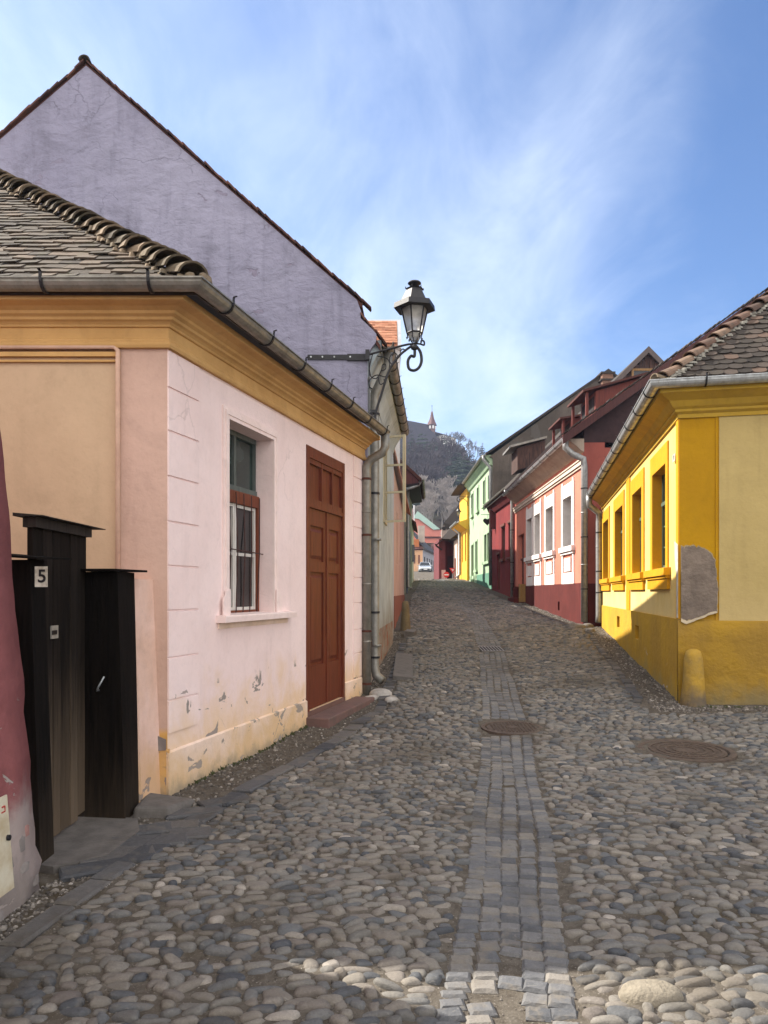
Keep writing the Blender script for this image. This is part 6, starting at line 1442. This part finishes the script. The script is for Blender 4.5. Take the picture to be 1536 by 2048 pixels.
R0=at(790,836,230); R1=at(858,851.5,239); zr=R0.z; R1.z=zr; d=(R1-R0); d.z=0; d.normalize(); nn=Vector((d.y,-d.x,0))  # toward camera-right
R00=R0-d*25
hw_,dz=9.5,11.5
mb=MB(); mb.prism([R00,R00+nn*hw_-Vector((0,0,dz)),R00-nn*hw_-Vector((0,0,dz))],tuple(R1-R00)); mb.build('nave_roof',m_slate,ch)
mb=MB(); mb.prism([R00+nn*(hw_-1)-Vector((0,0,dz)),R00-nn*(hw_-1)-Vector((0,0,dz)),R00-nn*(hw_-1)-Vector((0,0,dz+14)),R00+nn*(hw_-1)-Vector((0,0,dz+14))],tuple(R1-R00)); mb.build('nave_wall',m_cw,ch)
C0=at(861,861,240); C0.z=zr-1.8; C1=at(893,880,242); ce=6.0; zE2=at(0,877,242).z
mb=MB(); a_=C0+d*.0; b_=C0+d*4.0; zc=C0.z; e_=[]
q=[a_+nn*ce, a_+d*8+nn*ce*.7, a_+d*10.5, a_+d*8-nn*ce*.7, a_-nn*ce]; q=[Vector((p.x,p.y,zE2)) for p in q]
tt=[Vector((a_.x,a_.y,zc)),Vector((b_.x-d.x*1.5,b_.y-d.y*1.5,zc))]
mb.add(q+tt,[(0,1,6,5),(1,2,6),(2,3,6),(3,4,5,6),(0,5,4),(0,4,3,2,1)]); mb.build('choir_roof',m_slate,ch)
mb=MB(); q2_=[p-nn*0 for p in q]; cen=sum((p for p in q),Vector())/5; q3=[cen+(p-cen)*.92 for p in q]; mb.prism([Vector((p.x,p.y,zE2-7)) for p in q3],(0,0,6.99)); cwl=mb.build('choir_wall',m_cw,ch)
mb=MB()
for k in range(3):
    mb=MB(); p=q3[0].lerp(q3[1],.25+.25*k)+nn*.05; mb.prism([(p.x-.25,p.y-.06,zE2-5),(p.x+.25,p.y-.06,zE2-5),(p.x+.25,p.y-.06,zE2-1.5),(p.x,p.y-.06,zE2-1.0),(p.x-.25,p.y-.06,zE2-1.5)],(0,.05,0)); mb.build('window',gdark,cwl)
T=at(864,0,238); zb=at(0,862,238).z; zt=at(0,850,238).z
mb=MB(); mb.lathe((T.x,T.y,0),[(1.15,zb-2),(1.15,zt)],6,.3); tu=mb.build('turret',plain('turret_boards',(.17,.10,.09),.8,0,.3,1),ch)
mb=MB()
for k in range(6):
    a=.3+math.pi/6+k*math.pi/3; x=T.x+math.cos(a)*1.02;y=T.y+math.sin(a)*1.02; mb.bx(x-.25,x+.25,y-.25,y+.25,zt-1.3,zt-.4)
mb.build_split('louvre',m_sw,tu)
mb=MB(); zp=at(0,822,238).z; mb.lathe((T.x,T.y,0),[(1.75,zt-.1),(1.45,zt+.5),(.95,zt+1.5),(.6,zt+2.6),(.28,zp-.3),(.06,zp)],6,.3); sp=mb.build('spire',m_spire,ch)
mb=MB(); zq=at(0,811,238).z; mb.tube([(T.x,T.y,zp-.3),(T.x,T.y,zq)],.06,6); mb.lathe((T.x,T.y,zq-.1),[(.02,-.2),(.2,0),(.02,.2)],8); mb.build('finial',iron,sp)

# =================================================================== TREES
def baretree(seed, h, depth=6, spread=.5, rad=.22, up=.12):
    rn = random.Random(seed); segs=[]; 
    def grow(p, d, l, r, dep):
        mid = p+d*l*.5+Vector((rn.uniform(-1,1),rn.uniform(-1,1),0))*l*.06; e = p+d*l
        segs.append((p,mid,e,r,r*.72)); 
        if dep == 0: return
        n = 3 if rn.random() < .55 else 2
        if dep <= 2: n = 3
        for k in range(n):
            a = rn.uniform(0,6.28); s = spread*rn.uniform(.6,1.35); x = d.orthogonal().normalized(); y = d.cross(x)
            nd = (d+(x*math.cos(a)+y*math.sin(a))*s+Vector((0,0,up))).normalized(); t = rn.uniform(.55,1); q = mid.lerp(e,t) if k else e
            grow(q, nd, l*rn.uniform(.66,.86), r*rn.uniform(.5,.66), dep-1)
    grow(Vector((0,0,-.5)), Vector((rn.uniform(-.05,.05),0,1)), h*.27, rad, depth); return segs
def segmesh(mb, segs, off=(0,0,0), s=1, rmin=.02, rz=0):
    off=Vector(off); c,sn_=math.cos(rz),math.sin(rz)
    tr=lambda v: off+Vector((v.x*c-v.y*sn_,v.x*sn_+v.y*c,v.z))*s
    for (a,m,b,r0,r1) in segs:
        mb.tube([tr(a),tr(m),tr(b)],0,3 if r0<.08 else 5,False,[max(r0,rmin)*s,max((r0+r1)/2,rmin)*s,max(r1,rmin)*s])
m_bark=plain('grey_bark',(.11,.095,.085),.95,0,.4,1.5); m_twig=plain('pale_twigs',(.30,.27,.25),.9,0,.3,1); m_twd=plain('purple_brown_twigs',(.055,.042,.046),.9,0,.3,1)
def tree_obj(name,label,seed,px,pyt,Y,pyb,m_t,group=None,depth=7,spread=.5,rad=.24,rmin=.035):
    top=at(px,pyt,Y); x=top.x; zb=float(hz(x,Y)) if Y>132 else at(px,pyb,Y).z; h=top.z-zb
    segs=baretree(seed,h,depth,spread,rad*h/12); zz=max(s[2].z for s in segs); k=h/zz
    t=thing(name,label,'tree',(x,Y,zb),group); mt=MB(); mc=MB(); big=[s for s in segs if s[3]>.07*h/12]; sm_=[s for s in segs if s[3]<=.07*h/12]
    segmesh(mt,big,(x,Y,zb),k,rmin,seed); segmesh(mc,sm_,(x,Y,zb),k,rmin,seed); mt.build('trunk',m_t[0],t,True,fix=False); mc.build('crown',m_t[1],t,True,fix=False); return t
tree_obj('bare_tree','broad round-crowned bare tree standing against the sky right of the church',3,909,864,226,905,(m_bark,m_bark),depth=7,spread=.58,rad=.36)
tree_obj('bare_tree','narrower bare tree left of the dark spruce on the ridge',8,937,878,224,940,(m_bark,m_bark),depth=7,spread=.42,rad=.3)
tree_obj('bare_tree','slim bare tree on the slope just above the pale green house roof',12,950,915,200,980,(m_twig,m_twig),depth=6,spread=.4,rad=.2)
tree_obj('bare_tree','pale twiggy bare tree rising at the hill foot behind the tiled roofs',21,884,997,150,1075,(m_twig,m_twig),depth=7,spread=.40,rad=.2,rmin=.03)
tree_obj('bare_tree','brownish bare tree at the hill foot left of the pale twiggy tree',23,858,1002,152,1075,(m_twd,m_twd),depth=7,spread=.6,rad=.3,rmin=.03)
tree_obj('bare_tree','bare tree leaning over the pale retaining wall below the church',27,862,898,203,930,(m_twd,m_twd),depth=6,spread=.6,rad=.3)
m_con=plain('spruce_green',(.030,.052,.028),.9,0,.5,.8); m_con2=plain('dark_spruce',(.018,.030,.022),.9,0,.4,.8)
def conifer_mb(mb, off, h, w, rn, n=16, gap=.0):
    ox,oy,oz=off
    for l in range(n):
        t=l/n; z=oz+h*(.08+.92*t); r=w*(1-t)**.85+.12; k=int(9+8*(1-t))
        for j in range(k):
            a=rn.uniform(0,6.28); rr=r*rn.uniform(.65,1.15); dz=-rr*rn.uniform(.15,.4); ww=rr*.2+.08; c,s=math.cos(a),math.sin(a)
            p0=(ox,oy,z+rr*.1); 
            for q in range(3):
                f0,f1=q/3,(q+1)/3; wq=ww*(1.2-.7*f0)
                b0=(ox+c*rr*f0,oy+s*rr*f0,z+dz*f0*f0); b1=(ox+c*rr*f1,oy+s*rr*f1,z+dz*f1*f1)
                mb.add([(b0[0]-s*wq,b0[1]+c*wq,b0[2]-wq*.5),b0,b1],[(0,1,2)]); mb.add([(b0[0]+s*wq,b0[1]-c*wq,b0[2]-wq*.5),b0,b1],[(0,1,2)])
                mb.add([b0,(b1[0],b1[1],b1[2]-wq*.9),b1],[(0,1,2)])
def spruce(label, px, pyt, Y, w, seed, m, n=18):
    top=at(px,pyt,Y); zb=float(hz(top.x,Y)); t=thing('spruce_tree',label,'tree',(top.x,Y,zb)); rn=random.Random(seed); mb=MB(); conifer_mb(mb,(top.x,Y,zb),top.z-zb,w,rn,n); mb.build('crown',m,t,False,fix=False); mb=MB(); mb.tube([(top.x,Y,zb-.5),(top.x,Y,top.z-.3)],0,6,True,[.25,.04]); mb.build('trunk',m_bark,t,True)
spruce('dark pointed spruce on the ridge above the pale green house roof',965,883,212,3.6,1,m_con2,24)
spruce('dark spruce below the round bare tree right of the church',918,893,208,3.6,2,m_con2,20)
spruce('dark spruce at the middle of the slope below the ridge trees',931,905,196,3.4,3,m_con2,20)
spruce('tall mid green spruce on the slope right of the centre',897,935,180,4.2,4,m_con,20)
spruce('green spruce on the lower slope beside the left eaves',828,975,160,3.6,5,m_con,20)
spruce('broad dark green spruce low on the slope at the right',925,955,170,4.5,6,m_con,20)
spruce('small green spruce low on the slope left of the brownish tree',842,1000,158,3.0,7,m_con,18)
# the wood itself as one mass
_r=random.Random(5); mbt=MB(); vt=[baretree(300+k,8,6,.38,.16,.28) for k in range(4)]
for k in range(34):
    Y=_r.uniform(141,157); px=_r.uniform(838,918); x=(px-CX)/F*Y; segmesh(mbt,vt[k%4],(x,Y,float(hz(x,Y))),_r.uniform(.7,1.15),.028,_r.uniform(0,6))
tag(mbt.build('leafless_thicket',m_twig,None,False,fix=False),'pale grey leafless thicket at the foot of the hill above the roofs','wood',kind='stuff')
random.seed(5); rn=random.Random(77)
variants=[baretree(100+k,9,5,.55,.2) for k in range(4)]
def covered(x,y): return True
mbw=MB(); mbe=MB(); cnt=0
for k in range(300):
    Y=rn.uniform(158,222); px=rn.uniform(800,965); x=(px-CX)/F*Y+rn.uniform(-1,1); z=float(hz(x,Y))
    if (Y>198 and x<20) or (Y>206 and 855<px<900): continue
    s=rn.uniform(.7,1.25); g=mnoise.noise(Vector((x*.09,Y*.05,2)))
    if g>.12 or (x>14 and rn.random()<.3): conifer_mb(mbe,(x,Y,z-.4),8*s,2.6*s,rn,8)
    else: segmesh(mbw,variants[k%4],(x,Y,z),s,.05,rn.uniform(0,6)); cnt+=1
tag(mbw.build('woodland',m_twd,None,False,fix=False),'purple-brown leafless wood covering the hillside','wood',kind='stuff')
tag(mbe.build('evergreen_woodland',m_con,None,False,fix=False),'dark green evergreens massed on the hillside','wood',kind='stuff')

# =================================================================== HAZE
mb=MB(); mb.bx(-380,380,-30,325,-1.5,72); o=mb.build('haze',bpy.data.materials.new('haze_air')); tag(o,'pale blue distance haze',kind='stuff'); m=o.data.materials[0]; m.use_nodes=True; nt=m.node_tree; nt.nodes.remove(nt.nodes['Principled BSDF']); v=nt.nodes.new('ShaderNodeVolumePrincipled'); v.inputs['Color'].default_value=(.60,.72,1,1); v.inputs['Density'].default_value=HAZE; v.inputs['Anisotropy'].default_value=.2
nt.links.new(v.outputs[0],nt.nodes['Material Output'].inputs['Volume'])

# =================================================================== SKY, SUN, CAMERA
TH, EL = R(27.5), R(39.4)
sd=Vector((-math.cos(TH)*math.cos(EL), math.sin(TH)*math.cos(EL), math.sin(EL)))
su=bpy.data.lights.new('sun','SUN'); su.energy=SUNE; su.angle=R(.55); su.color=(1,.93,.82); so=bpy.data.objects.new('sun',su); COL.objects.link(so); so.rotation_euler=sd.to_track_quat('Z','Y').to_euler()
w=bpy.data.worlds.new('World'); scene.world=w; w.use_nodes=True; nt=w.node_tree; nbw=type('x',(NB,),{})(type('y',(),{'node_tree':nt})())
bg=nt.nodes['Background']; sky=nt.nodes.new('ShaderNodeTexSky'); sky.sky_type='NISHITA'; sky.sun_disc=False; sky.sun_elevation=EL; sky.sun_rotation=math.atan2(sd.x,sd.y); sky.air_density=1.0; sky.dust_density=.5; sky.ozone_density=1.6
tc=nt.nodes.new('ShaderNodeTexCoord'); gen=tc.outputs['Generated']; s3=nt.nodes.new('ShaderNodeSeparateXYZ'); nt.links.new(gen,s3.inputs[0])
zc=nbw.math('MAXIMUM',s3.outputs[2],.06); cb=nt.nodes.new('ShaderNodeCombineXYZ'); nt.links.new(nbw.math('DIVIDE',s3.outputs[0],nbw.math('ADD',zc,.25)),cb.inputs[0]); nt.links.new(nbw.math('DIVIDE',s3.outputs[1],nbw.math('ADD',zc,.25)),cb.inputs[1])
c1=nbw.noise(nbw.mapv(cb.outputs[0],(1.0,.62,1),rot=(0,0,R(38)),loc=(2.15,.4,0)),1.25,6,.50,.45); c2=nbw.noise(nbw.mapv(cb.outputs[0],(1.3,.8,1),rot=(0,0,R(45)),loc=(5,1,0)),3.2,7,.62,.5)
cl=nbw.math('ADD',nbw.math('MULTIPLY',c1,.75),nbw.math('MULTIPLY',c2,.25))
cl=nbw.math('ADD',cl,nbw.math('MULTIPLY',s3.outputs[0],-.30)); cl=nbw.math('ADD',cl,nbw.math('MULTIPLY',s3.outputs[2],-.20))
beh_fill=nbw.step(nbw.math('ADD',nbw.math('MULTIPLY',s3.outputs[1],-1),nbw.math('MULTIPLY',nbw.step(s3.outputs[2],.75,1.0),.7)),-.35,.35)  # added bright cloud behind camera and overhead, out of view, fills the shaded walls
tint=nbw.mix(1,sky.outputs[0],(.66,.85,1.10),'MULTIPLY')
f=nbw.math('MAXIMUM',nbw.math('MULTIPLY',nbw.step(cl,CL0,CL1),.85),nbw.math('MULTIPLY',beh_fill,.75))
out=nbw.mix(f,tint,nbw.mix(beh_fill,CLC,(16,14.9,13.6))); nt.links.new(out,bg.inputs[0]); bg.inputs[1].default_value=SKYS
cam=bpy.data.cameras.new('camera'); co=bpy.data.objects.new('camera',cam); COL.objects.link(co); scene.camera=co; co.location=(0,0,CH); co.rotation_euler=(R(90),0,0)
cam.sensor_fit='VERTICAL'; cam.sensor_height=36; cam.lens=36*F/2048; cam.shift_y=(HY-1024)/2048; cam.clip_end=3000; cam.clip_start=.05
scene.render.resolution_x=768; scene.render.resolution_y=1024
scene.view_settings.view_transform='Standard'; scene.view_settings.look='None'; scene.view_settings.exposure=EXPO; scene.view_settings.gamma=1
